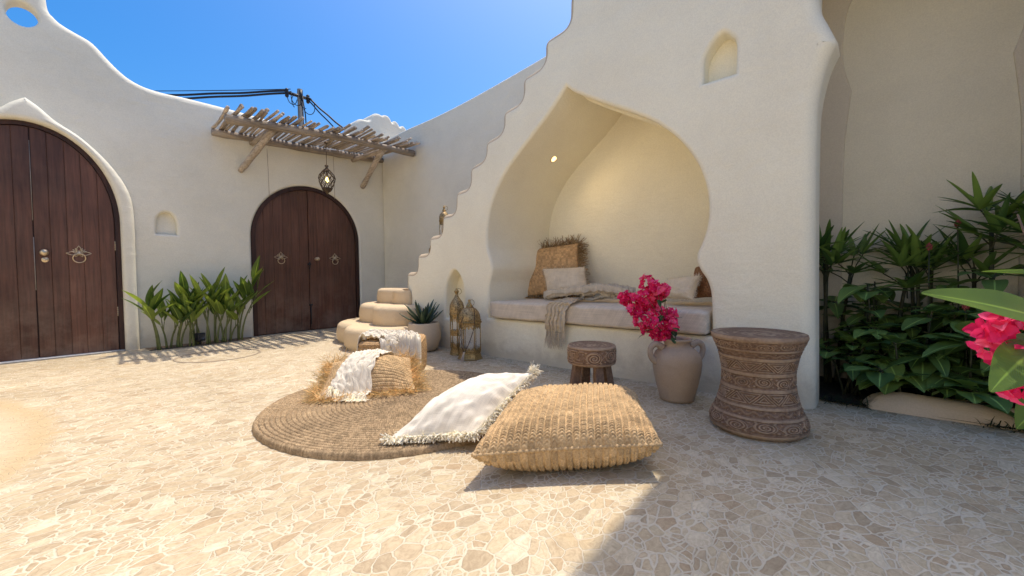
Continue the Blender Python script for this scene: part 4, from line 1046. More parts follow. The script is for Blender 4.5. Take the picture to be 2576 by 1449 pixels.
for j in range(Pg.shape[1]):
    for q in range(5): fs.add(Pg[-1, j]+nr.uniform(-.003, .003, 3), (nr.uniform(-.12, .02), nr.uniform(-.1, .18), -1), nr.uniform(.07, .17), .0015, .16, .08, 6)
fs.build('fringe', fiber('throw_fringe', (.5, .42, .3), (.75, .65, .5), tint=.2), tb)
# ================================================================== lanterns on the floor
GLASS, n_, l_, b_ = nmat('lantern_glass')
b_.inputs['Base Color'].default_value = (.93, .94, .92, 1); b_.inputs['Roughness'].default_value = .05; b_.inputs['Alpha'].default_value = .16; b_.inputs['Specular IOR Level'].default_value = .8
def fret_panel(m, a, b, z0, z1, scal, up, th=.004, holes=2):
    """pierced metal panel between base points a, b (xy); scalloped edge on the free side"""
    a, b = Vector((a[0], a[1], 0)), Vector((b[0], b[1], 0)); d = (b-a); L = d.length; d /= L; nrm = Vector((d.y, -d.x, 0))
    n = 24
    for i in range(n):
        u0, u1 = i/n, (i+1)/n
        def e(u): return (z1-z0)*(1-scal*(.5+.5*math.cos(2*PI*u*3))*(.4+.6*math.sin(PI*u)))if scal > 0 else (z1-z0)
        for (s0, s1) in ((0, .30), (.36, .62), (.70, 1.0)):
            if s0 == .36 and i % 6 in (2, 3): continue
            V = []
            for u in (u0, u1):
                for s in (s0, s1):
                    zz_ = z0+e(u)*s if up else z1-e(u)*s
                    V.append(a+d*(u*L)+Vector((0, 0, zz_)))
            V += [p+nrm*th for p in V]
            m.add(V, [(0, 2, 3, 1), (4, 5, 7, 6), (0, 4, 6, 2), (1, 3, 7, 5)])
        # thin bridges keep the strips joined
        if i % 3 == 0:
            V = [a+d*(u*L)+Vector((0, 0, (z0+e(u)*s) if up else (z1-e(u)*s))) for u in (u0, u0+.012) for s in (.0, 1.0)]; V += [p+nrm*th*.8 for p in V]
            m.add(V, [(0, 2, 3, 1), (4, 5, 7, 6)])
def pierced(name):
    m, n, l, b = nmat(name); tc = N(n, 'TexCoord')
    vo = N(n, 'TexVoronoi', i_Scale=75.0); l.new(tc.outputs['Object'], vo.inputs['Vector'])
    r = ramp(n, [(.22, (.06, .04, .02)), (.42, (.42, .31, .16))]); l.new(vo.outputs['Distance'], r.inputs[0])
    n1 = N(n, 'TexNoise', i_Scale=30.0, i_Detail=4.0); l.new(tc.outputs['Object'], n1.inputs['Vector'])
    r2 = ramp(n, [(.3, (.6, .55, .5)), (.7, (1.2, 1.2, 1.15))]); l.new(n1.outputs[0], r2.inputs[0])
    l.new(mixc(n, l, 1.0, r.outputs[0], r2.outputs[0], 'MULTIPLY'), b.inputs['Base Color']); b.inputs['Metallic'].default_value = .65; b.inputs['Roughness'].default_value = .5
    bu = N(n, 'Bump', i_Strength=.7, i_Distance=.004); l.new(vo.outputs['Distance'], bu.inputs['Height']); l.new(bu.outputs[0], b.inputs['Normal'])
    return m
PIERCE = pierced('pierced_brass')
def lantern(loc, rz, ns, r, zb, zt, dome, top, label, midband=None, group=None):
    """ns sides, radius r, glass from zb to zt, dome profile, finial profile"""
    e = empty('brass_lantern', loc, rz, label, 'lantern', group)
    cor = [(r*math.cos(2*PI*k/ns), r*math.sin(2*PI*k/ns)) for k in range(ns)]
    m = MB(); m.lathe([(r*1.16, 0), (r*1.17, .012), (r*1.10, .02), (r*1.06, zb*.45), (r*.98, zb*.75), (r*1.03, zb*.82), (r*1.03, zb*.95), (r*.98, zb)], ns); m.build('base', BRASS, e, sharp=25)
    for c in cor:
        m = MB(); m.tube([(c[0], c[1], zb*.9), (c[0], c[1], zt+.01)], .0055, 6); m.build('post', BRASS, e)
    for k in range(ns):
        a, b = Vector((*cor[k], 0)), Vector((*cor[(k+1) % ns], 0)); q = .985
        mk('glass_pane', [a*q+Vector((0, 0, zb)), b*q+Vector((0, 0, zb)), b*q+Vector((0, 0, zt)), a*q+Vector((0, 0, zt))], [(0, 1, 2, 3)], GLASS, e, smooth=False)
    m = MB()
    for k in range(ns):
        fret_panel(m, cor[k], cor[(k+1) % ns], zb, zb+(zt-zb)*.14, .6, True)
        fret_panel(m, cor[k], cor[(k+1) % ns], zt-(zt-zb)*.20, zt, .6, False)
        if midband: fret_panel(m, cor[k], cor[(k+1) % ns], midband-.03, midband+.03, .3, True)
    m.build('fretwork', BRASS, e, smooth=False)
    m = MB(); m.lathe(dome, 36 if ns > 6 else ns*6); m.build('dome', PIERCE, e, sharp=40)
    m = MB(); m.lathe([(r*1.0, zt-.004), (r*1.12, zt+.004), (r*1.16, zt+.016), (r*1.08, zt+.026), (r*1.1, zt+.036), (r*1.02, zt+.044)], ns); m.build('eave', BRASS, e, sharp=25)
    m = MB(); m.lathe(top, ns*2); m.build('finial', BRASS, e, sharp=40)
    zt_ = top[-1][1]; MB().ring((.022, -.012, zt_-.035), (.5, .86, 0), .03, .0028, 26, 6).build('ring_handle', BRASS, e)
    m = MB(); m.lathe([(.001, zb), (.03, zb), (.03, zb+.07), (.012, zb+.085), (.001, zb+.087)], 16); m.build('candle', solid('candle_wax', (.62, .55, .42), .6), e)
    return e
big = lantern((2.845, 3.09, 0), R(12), 6, .108, .085, .365, [(.112, .40), (.112, .425), (.105, .455), (.09, .487), (.068, .512), (.045, .525), (.028, .530)], [(.030, .528), (.036, .535), (.016, .575), (.012, .58), (.013, .605), (.001, .608)], 'shorter brass lantern with wide dome and dark bead string, in front of the taller lantern')
tall = lantern((2.925, 3.375, 0), R(5), 8, .072, .085, .425, [(.078, .455), (.080, .49), (.076, .53), (.064, .565), (.045, .592), (.025, .62), (.013, .652)], [(.012, .65), (.022, .668), (.028, .684), (.012, .70), (.008, .71), (.001, .716)], 'taller slim brass lantern with onion dome before the small floor niche', midband=.24)
for y0, zz0, sc_l, lab in ((4.165, 1.292, .97, 'brass lantern on a stair tread, its finial and side showing past the zigzag edge'), (4.46, 1.087, .36, 'tiny dark lantern lowest on the stairs, only a sliver showing past the zigzag edge')):
    e_ = lantern((3.42, y0, zz0), R(20), 6, .06, .05, .26, [(.064, .29), (.066, .32), (.058, .355), (.036, .385), (.018, .40)], [(.018, .40), (.026, .41), (.010, .44), (.016, .455), (.006, .475), (.001, .48)], lab)
    e_.scale = (sc_l, sc_l, sc_l)
# bead string hung on the big lantern
bs = empty('bead_string', (0, 0, 0), 0, 'dark wooden bead string with cream tassel looped over the shorter brass lantern', 'beads')
BEAD = solid('bead_wood', (.045, .022, .014), rough=.35)
toc = (Vector((0, 0, 0))-Vector((2.845, 3.09, 0))).normalized(); sd = Vector((-toc.y, toc.x, 0))   # towards the courtyard, and sideways
L0 = Vector((2.845, 3.09, 0))
def lp_(f, s, z): return L0+toc*f+sd*s+Vector((0, 0, z))
pth = cr([lp_(.02, .035, .535), lp_(.06, .05, .50), lp_(.118, .048, .42), lp_(.135, .046, .37), lp_(.130, .03, .29), lp_(.132, -.01, .18), lp_(.135, -.055, .095), lp_(.130, -.075, .13), lp_(.125, -.085, .2), lp_(.12, -.088, .30), lp_(.118, -.085, .37), lp_(.09, -.065, .44), lp_(.04, -.04, .51), lp_(-.02, -.01, .54), lp_(.0, .025, .54)], 12)
m = MB(); acc = 1
ptv = [Vector(p) for p in pth]
for a, b in zip(ptv, ptv[1:]):
    acc += (b-a).length
    if acc > .0085: acc = 0; m.lathe([(.0005, -.0048), (.0036, -.0034), (.005, 0), (.0036, .0034), (.0005, .0048)], 7, a)
m.tube(ptv, .0015, 4); m.build('beads', BEAD, bs)
ts = Strands(41); tp = lp_(.137, -.06, .092)
for i in range(120): ts.add(tp+Vector(nr.uniform(-.006, .006, 3)), Vector((0, 0, -1))+toc*.28+sd*(-.25)+Vector(nr.uniform(-.16, .16, 3)), nr.uniform(.07, .10), .0014, .1, .03, 5, .003)
ts.build('tassel', fiber('tassel_cotton', (.55, .44, .32), (.75, .64, .5), tint=.2), bs)

# ================================================================== agave in a round pot
POTM = plaster('pot_cement', (.64, .51, .36), (.56, .44, .30), grain=.2, und=.2)
pot = empty('plant_pot', (2.845, 3.86, 0), 0, 'rounded sandy cement pot standing between the stairs and the tall lantern', 'pot')
m = MB(); m.lathe([(.10, 0), (.135, .008), (.165, .06), (.186, .13), (.192, .19), (.186, .25), (.174, .30), (.172, .315), (.165, .322), (.155, .316), (.155, .27), (.001, .268)], 56, cap=(True, False)); m.build('bowl', POTM, pot)
m = MB(); m.lathe([(.156, .292), (.10, .300), (.05, .296), (.001, .30)], 40, cap=(False, False)); m.build('soil', solid('dark_soil', (.035, .026, .02), .95, var=.5, sc=90, bump=1.0), pot)
def leafmat(name, c1, c2, rough=.35, trans=.25, sc=6.0, rib=True):
    m, n, l, b = nmat(name); tc = N(n, 'TexCoord'); at = N(n, 'Attribute', attribute_name='tint'); uvn = N(n, 'UVMap')
    n1 = N(n, 'TexNoise', i_Scale=sc, i_Detail=4.0); l.new(tc.outputs['Object'], n1.inputs['Vector'])
    f = mth(n, l, 'ADD', mth(n, l, 'MULTIPLY', n1.outputs[0], .5), mth(n, l, 'MULTIPLY', at.outputs['Fac'], .6))
    r = ramp(n, [(.25, c1), (.85, c2)]); l.new(f, r.inputs[0]); col = r.outputs[0]
    sx = N(n, 'SeparateXYZ'); l.new(uvn.outputs[0], sx.inputs[0])
    if rib:
        a = mth(n, l, 'ABSOLUTE', mth(n, l, 'SUBTRACT', sx.outputs[0], .5)); rr = ramp(n, [(.012, (1, 1, 1)), (.05, (0, 0, 0))]); l.new(a, rr.inputs[0])
        col = mixc(n, l, mth(n, l, 'MULTIPLY', rr.outputs[0], .6), col, tuple(min(1, q*2.2+.03) for q in c2))
        w = N(n, 'TexWave', wave_type='BANDS', bands_direction='Y', i_Scale=9.0, i_Distortion=.0)
        cx = N(n, 'CombineXYZ'); l.new(sx.outputs[0], cx.inputs[0]); l.new(mth(n, l, 'MULTIPLY_ADD', a, -.9, sx.outputs[1]), cx.inputs[1]); l.new(cx.outputs[0], w.inputs['Vector'])
        bu = N(n, 'Bump', i_Strength=.25, i_Distance=.003); l.new(w.outputs[1], bu.inputs['Height']); l.new(bu.outputs[0], b.inputs['Normal'])
    l.new(col, b.inputs['Base Color']); b.inputs['Roughness'].default_value = rough; b.inputs['Specular IOR Level'].default_value = .4
    if trans:
        tr = n.new('ShaderNodeBsdfTranslucent'); tcx = mixc(n, l, 1.0, col, (1.5, 1.6, .7), 'MULTIPLY'); l.new(tcx, tr.inputs['Color'])
        ms = n.new('ShaderNodeMixShader'); ms.inputs[0].default_value = trans; out = n['Material Output']
        l.new(b.outputs[0], ms.inputs[1]); l.new(tr.outputs[0], ms.inputs[2]); l.new(ms.outputs[0], out.inputs['Surface'])
    return m
class Leaves:
    def __init__(s, seed): s.v = []; s.f = []; s.a = []; s.uv = []; s.r = random.Random(seed)
    def blade(s, p, d, L, w, droop=.6, fold=.25, up=(0, 0, 1), nseg=9, shape=(.75, 1.3), curl=0.0, wave=.0, tint=None, tipw=0.0):
        """leaf: base p, direction d, length, half width; bends down along its length"""
        p = Vector(p); d = Vector(d).normalized(); up = Vector(up); t0 = s.r.random() if tint is None else tint; n0 = len(s.v); ph = s.r.uniform(0, 6)
        side = d.cross(up); side = side.normalized() if side.length > .05 else d.orthogonal().normalized(); nn = side.cross(d).normalized()
        for i in range(nseg+1):
            t = i/nseg; ww = w*max(tipw*(t < .98), (math.sin(PI*min(1, t**shape[0]*.985+.012))**shape[1]))+.0006
            for k, u in enumerate((-1, -.5, 0, .5, 1)):
                off = side*(u*ww*math.cos(fold))+nn*(abs(u)*ww*math.sin(fold)+wave*math.sin(t*11+ph+u*2)*abs(u)*w)
                s.v.append(tuple(p+off)); s.a.append(t0); s.uv.append((.5+u*.5, t))
            d = (d+Vector((0, 0, -droop/nseg))+nn*curl/nseg).normalized(); side = (side-d*side.dot(d)).normalized(); nn = side.cross(d).normalized()
            p = p+d*(L/nseg)
        for i in range(nseg):
            for k in range(4): a = n0+i*5+k; s.f.append((a, a+1, a+6, a+5))
    def build(s, name, mat, parent=None): return mk(name, s.v, s.f, mat, parent, uv=np.array(s.uv), attrs={'tint': s.a})
AGV = leafmat('agave_leaf', (.018, .035, .022), (.06, .10, .055), .45, .0, rib=False)
ag = empty('agave', (2.845, 3.86, .29), 0, 'spiky dark green agave growing in the round cement pot', 'plant')
L_ = Leaves(3)
for k in range(23):
    a = k*2.39996; q = k/22; el = 1.40-1.1*q; L = .25+.05*math.sin(k*1.7)+(.05 if q > .3 else 0)
    d = (math.cos(a)*math.cos(el), math.sin(a)*math.cos(el), math.sin(el))
    L_.blade((math.cos(a)*.022, math.sin(a)*.022, .0), d, L, .029, droop=-.45 if q > .45 else .1, fold=.5, nseg=8, shape=(.62, .8))
o = L_.build('leaves', AGV, ag); sm_ = o.modifiers.new('t', 'SOLIDIFY'); sm_.thickness = .006; sm_.offset = 0

# ================================================================== clay jar with bougainvillea
CLAY = plaster('fired_clay', (.50, .385, .285), (.36, .265, .19), grain=.25, und=.35)
jar = empty('clay_jar', (2.79, .99, 0), 0, 'weathered brown clay jar with two ear handles, holding pink bougainvillea', 'jar')
m = MB(); m.lathe([(.095, 0), (.108, .004), (.112, .02), (.118, .05), (.134, .11), (.150, .19), (.1565, .245), (.153, .285), (.138, .32), (.112, .345), (.088, .358), (.080, .368), (.079, .38), (.084, .392), (.093, .40), (.096, .408), (.092, .414), (.082, .412), (.074, .402), (.070, .38), (.075, .36), (.12, .32), (.13, .25), (.001, .20)], 64, cap=(True, False)); m.build('body', CLAY, jar)
ha = math.atan2(-.735, .66)+R(8)
for s in (0, PI):
    a = ha+s; c, sn = math.cos(a), math.sin(a)
    pts = cr([(c*q, sn*q, z) for q, z in ((.10, .352), (.14, .378), (.172, .372), (.190, .342), (.186, .305), (.168, .275), (.146, .262))], 6)
    m = MB(); m.tube(pts, [.016+.004*abs(i/len(pts)-.5)*2 for i in range(len(pts))], 10, flat=1.15); m.build('handle', CLAY, jar)
BRACT, n_, l_, b_ = nmat('pink_bract')
at_ = N(n_, 'Attribute', attribute_name='tint'); r_ = ramp(n_, [(0, (.70, .015, .12)), (.6, (.95, .05, .24)), (1, (1.0, .17, .37))]); l_.new(at_.outputs['Fac'], r_.inputs[0]); l_.new(r_.outputs[0], b_.inputs['Base Color']); b_.inputs['Roughness'].default_value = .6; b_.inputs['Specular IOR Level'].default_value = .2
tr_ = n_.new('ShaderNodeBsdfTranslucent'); l_.new(r_.outputs[0], tr_.inputs['Color']); ms_ = n_.new('ShaderNodeMixShader'); ms_.inputs[0].default_value = .4; l_.new(b_.outputs[0], ms_.inputs[1]); l_.new(tr_.outputs[0], ms_.inputs[2]); l_.new(ms_.outputs[0], n_['Material Output'].inputs['Surface'])
BLEAF = leafmat('bougainvillea_leaf', (.010, .030, .012), (.03, .085, .025), .4, .15)
TWIG = solid('twig_bark', (.14, .085, .05), rough=.8, var=.3)
PISTIL = solid('flower_tube', (.80, .60, .50), rough=.6)
def flower(Lf, c, d, s, rr):
    d = Vector(d).normalized(); o = d.orthogonal().normalized(); q = rr.uniform(0, 6.28); t = rr.random()
    for k in range(3):
        a = q+k*2.094; rad = (o*math.cos(a)+d.cross(o)*math.sin(a)); op = rr.uniform(.5, .95)
        dd = d*(1-op*.55)+rad*op
        Lf.blade(Vector(c)+rad*.002, dd, s*rr.uniform(.9, 1.15), s*.50, droop=0, fold=.35, up=tuple(d), nseg=5, shape=(.72, 1.0), curl=-.55, wave=.12, tint=min(1, max(0, t+rr.uniform(-.25, .25))))
def spray(parent, base, clusters, leaves, seed, fs=.030, per=13, stem_r=.004):
    rr = random.Random(seed); st = MB(); b0 = Vector(base)
    pis = MB()
    for (c, rad) in clusters:
        c = Vector(c); Lf = Leaves(rr.randint(0, 9999))
        mid = b0.lerp(c, .5)+Vector((rr.uniform(-.02, .02), rr.uniform(-.02, .02), .02)); st.tube(cr([b0, mid, c], 6), [stem_r*(1-.6*i/12) for i in range(13)], 6)
        for i in range(per):
            v = Vector((rr.gauss(0, 1), rr.gauss(0, 1), rr.gauss(0, 1))).normalized(); p = c+v*rad*rr.uniform(.35, 1.0)
            flower(Lf, p, v+Vector((0, 0, .2)), fs*rr.uniform(.85, 1.15), rr); pis.tube([p, p+v*.014], [.0012, .0022], 5)
        Lf.build('blossom_cluster', BRACT, parent)
    st.build('stem', TWIG, parent)
    pis.build('flower_tubes', PISTIL, parent)
    for (p, d, L, w) in leaves:
        Lf = Leaves(rr.randint(0, 9999)); Lf.blade(p, d, L, w, droop=.4, fold=.18, nseg=8, shape=(.7, .9), wave=.04); Lf.build('leaf', BLEAF, parent)
bg_ = empty('bougainvillea_branch', (0, 0, 0), 0, 'cut branch of bright pink bougainvillea standing in the clay jar', 'flowers')
JX = 2.75
def jp(x, y, d=0): return pix(x, y, X=JX)+Vector((d, d*.4, 0))
cl = [(jp(1628, 712), .045), (jp(1652, 722, -.03), .04), (jp(1590, 752), .055), (jp(1572, 748, -.04), .035), (jp(1625, 745, -.05), .05), (jp(1600, 776, -.03), .045), (jp(1622, 770, .05), .05), (jp(1612, 806, -.05), .05), (jp(1640, 800, -.07), .055), (jp(1655, 770, .03), .04), (jp(1680, 790, .04), .045), (jp(1690, 812, .0), .042), (jp(1632, 826, .02), .04), (jp(1660, 832, -.03), .04), (jp(1648, 742, .02), .045), (jp(1668, 735, .03), .022), (jp(1671, 727, .0), .02), (jp(1650, 845, -.02), .03), (jp(1674, 842, -.04), .014)]
lvp = [(jp(1655, 752, -.06), (-.1, -.4, -.9), .055, .022), (jp(1664, 790, -.07), (-.3, .1, -.7), .05, .022), (jp(1690, 822, -.06), (-.3, -.8, .0), .06, .024), (jp(1692, 830, -.05), (-.5, -.5, -.5), .05, .022), (jp(1620, 838, -.05), (-.2, .6, -.4), .055, .02), (jp(1645, 825, -.08), (-.4, .6, -.1), .05, .018), (jp(1702, 800, -.03), (-.2, -.6, .3), .04, .016), (jp(1690, 846, -.05), (-.3, -.5, -.6), .05, .02), (jp(1666, 760, -.08), (-.3, -.5, .5), .05, .02)]
spray(bg_, (2.79, .99, .32), cl, lvp, 77, fs=.036, per=15)

# ================================================================== carved furniture
def carved_wood(name, pale, brown, dark):
    m, n, l, b = nmat(name); tc = N(n, 'TexCoord'); at = N(n, 'Attribute', attribute_name='tint')
    n1 = N(n, 'TexNoise', i_Scale=9.0, i_Detail=5.0, i_Roughness=.65); l.new(tc.outputs['Object'], n1.inputs['Vector'])
    n2 = N(n, 'TexNoise', i_Scale=70.0, i_Detail=4.0); l.new(tc.outputs['Object'], n2.inputs['Vector'])
    base = ramp(n, [(.3, dark), (.7, brown)]); l.new(n2.outputs[0], base.inputs[0])
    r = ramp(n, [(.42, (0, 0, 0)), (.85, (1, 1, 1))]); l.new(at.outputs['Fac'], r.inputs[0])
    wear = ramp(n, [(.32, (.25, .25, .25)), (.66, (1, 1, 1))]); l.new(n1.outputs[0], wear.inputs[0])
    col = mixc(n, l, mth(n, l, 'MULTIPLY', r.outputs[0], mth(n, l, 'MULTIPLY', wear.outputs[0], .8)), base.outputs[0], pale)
    l.new(col, b.inputs['Base Color']); b.inputs['Roughness'].default_value = .7; b.inputs['Specular IOR Level'].default_value = .3
    bu = N(n, 'Bump', i_Strength=.3, i_Distance=.003); l.new(n2.outputs[0], bu.inputs['Height']); l.new(bu.outputs[0], b.inputs['Normal'])
    return m
CARVE = carved_wood('carved_wood', (.46, .335, .22), (.25, .155, .098), (.13, .076, .05))
def line(d, w): return np.clip(1-np.abs(d)/w, 0, 1)**.6
def f_scroll(x, y):
    """x in cells, y -1..1: running spirals, neighbouring cells turned over"""
    c = np.floor(x); fx = (x-c-.5)*2.2; s = np.where(c % 2 == 0, 1, -1); yy = y*s
    cx = 0.0; cy = -.12; r_ = np.hypot(fx-cx, yy-cy); th = np.arctan2(yy-cy, fx-cx)
    sp = np.cos(2*PI*(r_*3.2-th/(2*PI))); inn = r_ < .80
    h = np.where(inn, np.clip(sp*1.4, -1, 1)*.5+.5, 0)
    h = np.maximum(h, line(r_-.86, .09)*(yy > -.75))
    sw = yy-(.85*np.tanh((np.abs(fx)-.55)*-4)); h = np.maximum(h, line(yy+.95*np.cos(fx*PI/2.2)-.0, .13)*(~inn))
    dot = np.minimum(np.hypot(np.abs(fx)-.92, yy-.62), np.hypot(np.abs(fx)-.75, yy+.80)); h = np.maximum(h, np.clip(1-dot/.2, 0, 1)**.5)
    return h
def f_wave(x, y):
    w = .38*np.sin(2*PI*x); h = np.maximum(line(y-w-.14, .13), line(y-w+.14, .13))
    d = np.minimum(np.hypot((x % 1-.25)*2.2, y+.62), np.hypot((x % 1-.75)*2.2, y-.62)); return np.maximum(h, np.clip(1-d/.2, 0, 1)**.5)
def f_tri(x, y):
    fx = (x % 1)-.5; a = .5*(1+y)*.5; up_ = np.abs(fx) < (1-y)*.25
    fx2 = ((x+.5) % 1)-.5
    d1 = np.minimum((y+1)*.5, ((1-y)*.25-np.abs(fx))*1.6); d2 = np.minimum((1-y)*.5, ((1+y)*.25-np.abs(fx2))*1.6)
    d = np.where(up_, d1, d2); h = .5-.5*np.cos(2*PI*d*5.2); return np.clip(h*1.5-.25, 0, 1)
def carved_lathe(name, prof, bands, cells, mat, parent, depth=.006, nth=840, nz=330, seed=2, rough=.0015):
    z0, z1 = prof[0][1], prof[-1][1]; z = np.linspace(z0, z1, nz); P = np.array(cr([(p[0], p[1]) for p in prof], 12)); o_ = np.argsort(P[:, 1]); rad = np.interp(z, P[o_, 1], P[o_, 0])
    th = np.linspace(0, 2*PI, nth, endpoint=False); Z, T = np.meshgrid(z, th, indexing='ij'); h = np.full(Z.shape, .55); t = (Z-z0)/(z1-z0); q = T/(2*PI)
    for (a, b_, f, ncell) in bands:
        mk_ = (t >= a) & (t < b_); y = (t-a)/(b_-a)*2-1
        if f is None: h = np.where(mk_, .9, h)
        else: h = np.where(mk_, f(q*ncell, y), h)
    nz_ = smooth_noise(Z.shape, (30, 60), seed, 1)
    R_ = rad[:, None]+(h-1)*depth+nz_*rough
    return z, rad, np.stack([R_*np.cos(T), R_*np.sin(T), Z], -1), np.clip(h+nz_*.12, 0, 1), nth, nz
drum = empty('drum_table', (2.565, .475, 0), R(20), 'waisted wooden drum table carved with bands of scrolls, waves and triangles', 'table')
DH = .52
prof = [(.215, 0), (.236, .02), (.240, .045), (.232, .075), (.212, .12), (.192, .18), (.180, .25), (.178, .31), (.186, .37), (.203, .43), (.224, .485), (.232, .505), (.228, DH)]
bands = [(.0, .055, None, 0), (.075, .185, f_scroll, 11), (.185, .205, None, 0), (.215, .285, f_wave, 20), (.285, .31, None, 0), (.325, .445, f_tri, 9), (.445, .475, None, 0), (.485, .60, f_scroll, 11), (.60, .63, None, 0), (.64, .755, f_tri, 9), (.755, .785, None, 0), (.79, .845, f_wave, 20), (.845, .865, None, 0), (.87, .945, f_scroll, 13), (.95, 1.01, None, 0)]
z, rad, P, h, nth, nz = carved_lathe('x', prof, bands, 0, CARVE, drum)
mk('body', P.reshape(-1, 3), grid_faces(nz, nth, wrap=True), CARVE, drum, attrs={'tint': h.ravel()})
def disk_top(name, r, z, mat, parent, dip=.008, seed=4):
    nr2, na2 = 30, 96; rr = np.linspace(0.001, 1, nr2); th = np.linspace(0, 2*PI, na2, endpoint=False); A, T = np.meshgrid(rr, th, indexing='ij')
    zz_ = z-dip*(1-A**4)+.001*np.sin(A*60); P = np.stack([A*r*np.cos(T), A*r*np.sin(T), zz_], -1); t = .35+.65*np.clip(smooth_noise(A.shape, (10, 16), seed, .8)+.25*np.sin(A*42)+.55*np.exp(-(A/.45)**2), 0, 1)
    return mk(name, P.reshape(-1, 3), grid_faces(nr2, na2, wrap=True), mat, parent, attrs={'tint': t.ravel()})
disk_top('top', .2275, DH, CARVE, drum)
sc0 = pix(1488, 866, .405)
stool = empty('carved_stool', (sc0.x, sc0.y, 0), R(14), 'low carved wooden stool with round scroll-banded seat, between the big jute pouf and the bench', 'stool')
prof = [(.135, .285), (.148, .292), (.153, .31), (.153, .35), (.153, .385), (.150, .398), (.143, .405)]
z, rad, P, h, nth, nz = carved_lathe('x', prof, [(.0, .12, None, 0), (.15, .86, lambda x, y: np.where((np.floor(x/2) % 2) == 0, f_scroll(x, y), f_tri(x*1.5, y)), 8), (.88, 1.01, None, 0)], 0, CARVE, stool, .005, 640, 130)
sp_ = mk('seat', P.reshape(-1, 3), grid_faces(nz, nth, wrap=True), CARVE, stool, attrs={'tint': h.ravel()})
disk_top('seat_top', .142, .4045, CARVE, sp_, .004, 9)
mk('underside', [(.14*math.cos(2*PI*k/40), .14*math.sin(2*PI*k/40), .287) for k in range(40)], [tuple(range(39, -1, -1))], CARVE, sp_, smooth=False, attrs={'tint': [.3]*40})
for k in range(4):
    a = R(45)+k*PI/2-R(14)+R(8); m = MB(); V = []
    for i in range(9):
        t = i/8; rr_ = .098+.040*t; z = .288-.288*t; w = .026+.010*t; dpt = .022+.006*t
        for (s, q) in ((-1, -1), (1, -1), (1, 1), (-1, 1)):
            V.append((math.cos(a)*(rr_+q*dpt)-math.sin(a)*s*w, math.sin(a)*(rr_+q*dpt)+math.cos(a)*s*w, z))
    F = [(3, 2, 1, 0), (32, 33, 34, 35)]+[(i*4+j, i*4+(j+1) % 4, (i+1)*4+(j+1) % 4, (i+1)*4+j) for i in range(8) for j in range(4)]
    m.add(V, [f[::-1] for f in F], .45); o = m.build('leg', CARVE, stool, smooth=False); bv = o.modifiers.new('b', 'BEVEL'); bv.width = .006; bv.segments = 2
m = MB(); a0 = R(45)-R(14)+R(8)
for k in range(4):
    a, b = a0+k*PI/2, a0+(k+1)*PI/2; m.tube([(math.cos(a)*.125, math.sin(a)*.125, .075), (math.cos(b)*.125, math.sin(b)*.125, .075)], .014, 6, .4)
m.build('stretcher', CARVE, stool)
# ================================================================== plants
HEL = leafmat('heliconia_leaf', (.045, .095, .022), (.23, .30, .055), .38, .3)
HSTEM = solid('heliconia_stem', (.15, .17, .055), rough=.5, var=.35, sc=8)
def heliconia(x, y, seed, n, hmax, label, lean=0.0, grp='heliconia plants along the wall between the doors'):
    rr = random.Random(seed); e = empty('heliconia_plant', (x, y, 0), 0, label, 'plant', grp); st = MB(); lf = Leaves(seed+100)
    for k in range(n):
        a = rr.uniform(0, 6.28); q = rr.uniform(0, .045); b = Vector((math.cos(a)*q, math.sin(a)*q*.6, -.01)); hh = hmax*rr.uniform(.55, 1.0); dx = rr.uniform(-.10, .10)+lean; dy = rr.uniform(-.10, .02)
        pts = [b+Vector((dx*t*t, dy*t*t, hh*.62*t)) for t in np.linspace(0, 1, 7)]; st.tube(pts, [.014-.007*i/6 for i in range(7)], 7, rr.random())
        top_ = pts[-1]; tz = Vector((dx*1.6, dy*1.6, 1)).normalized()
        nl_ = rr.randint(3, 5)
        for j in range(nl_):
            p0 = pts[-1].lerp(pts[2], j/(nl_+.5)*.8); aa = rr.choice((0, PI))+rr.uniform(-1.2, 1.2)+(0 if j else rr.uniform(-.5, .5)); el = rr.uniform(1.1, 1.5) if j == 0 else rr.uniform(.65, 1.3)
            d = Vector((math.cos(aa)*math.cos(el), -abs(math.sin(aa))*math.cos(el)*.8-.05, math.sin(el))); L = rr.uniform(.26, .38)*(.85 if hh < .6 else 1)
            pe = p0+(tz*.9+d*.5)*.09; st.tube([p0, p0.lerp(pe, .5)+tz*.01, pe], [.006, .005, .0035], 6, rr.random())
            lf.blade(pe, d, L, rr.uniform(.042, .06), droop=rr.uniform(.0, .55), fold=rr.uniform(.15, .5), nseg=10, shape=(.72, .85), wave=.03, tint=min(1, rr.random()*1.1))
    st.build('stems', HSTEM, e); lf.build('foliage', HEL, e); return e
hp = [(.90, 6.46, 2, .80, 'leftmost heliconia clump, beside the big door moulding', -.05), (.99, 6.52, 2, .66, 'short second heliconia clump from the big door', 0), (1.09, 6.50, 3, .74, 'third heliconia clump from the big door, low leafy', 0), (1.19, 6.47, 3, .70, 'yellowish green heliconia clump in the middle of the row', .02), (1.27, 6.56, 3, .92, 'tall dark heliconia clump behind the yellowish one', 0), (1.36, 6.50, 2, .76, 'heliconia clump just right of the black spotlight', 0), (1.45, 6.54, 3, .92, 'tall heliconia clump right of the row centre', 0), (1.54, 6.52, 3, .76, 'bushy heliconia clump, third from the round-topped door', 0), (1.63, 6.56, 2, .68, 'slender heliconia clump, second from the round-topped door', 0), (1.74, 6.57, 3, 1.12, 'tallest heliconia clump, nearest the round-topped door', .07)]
for k, (x, y, n, h_, lab, lean) in enumerate(hp): heliconia(x, y, 301+k*7, n, h_*1.06, lab, lean)
sl_ = empty('garden_spotlight', (1.295, 6.50, 0), R(20), 'small black garden spotlight among the heliconia stems', 'lamp')
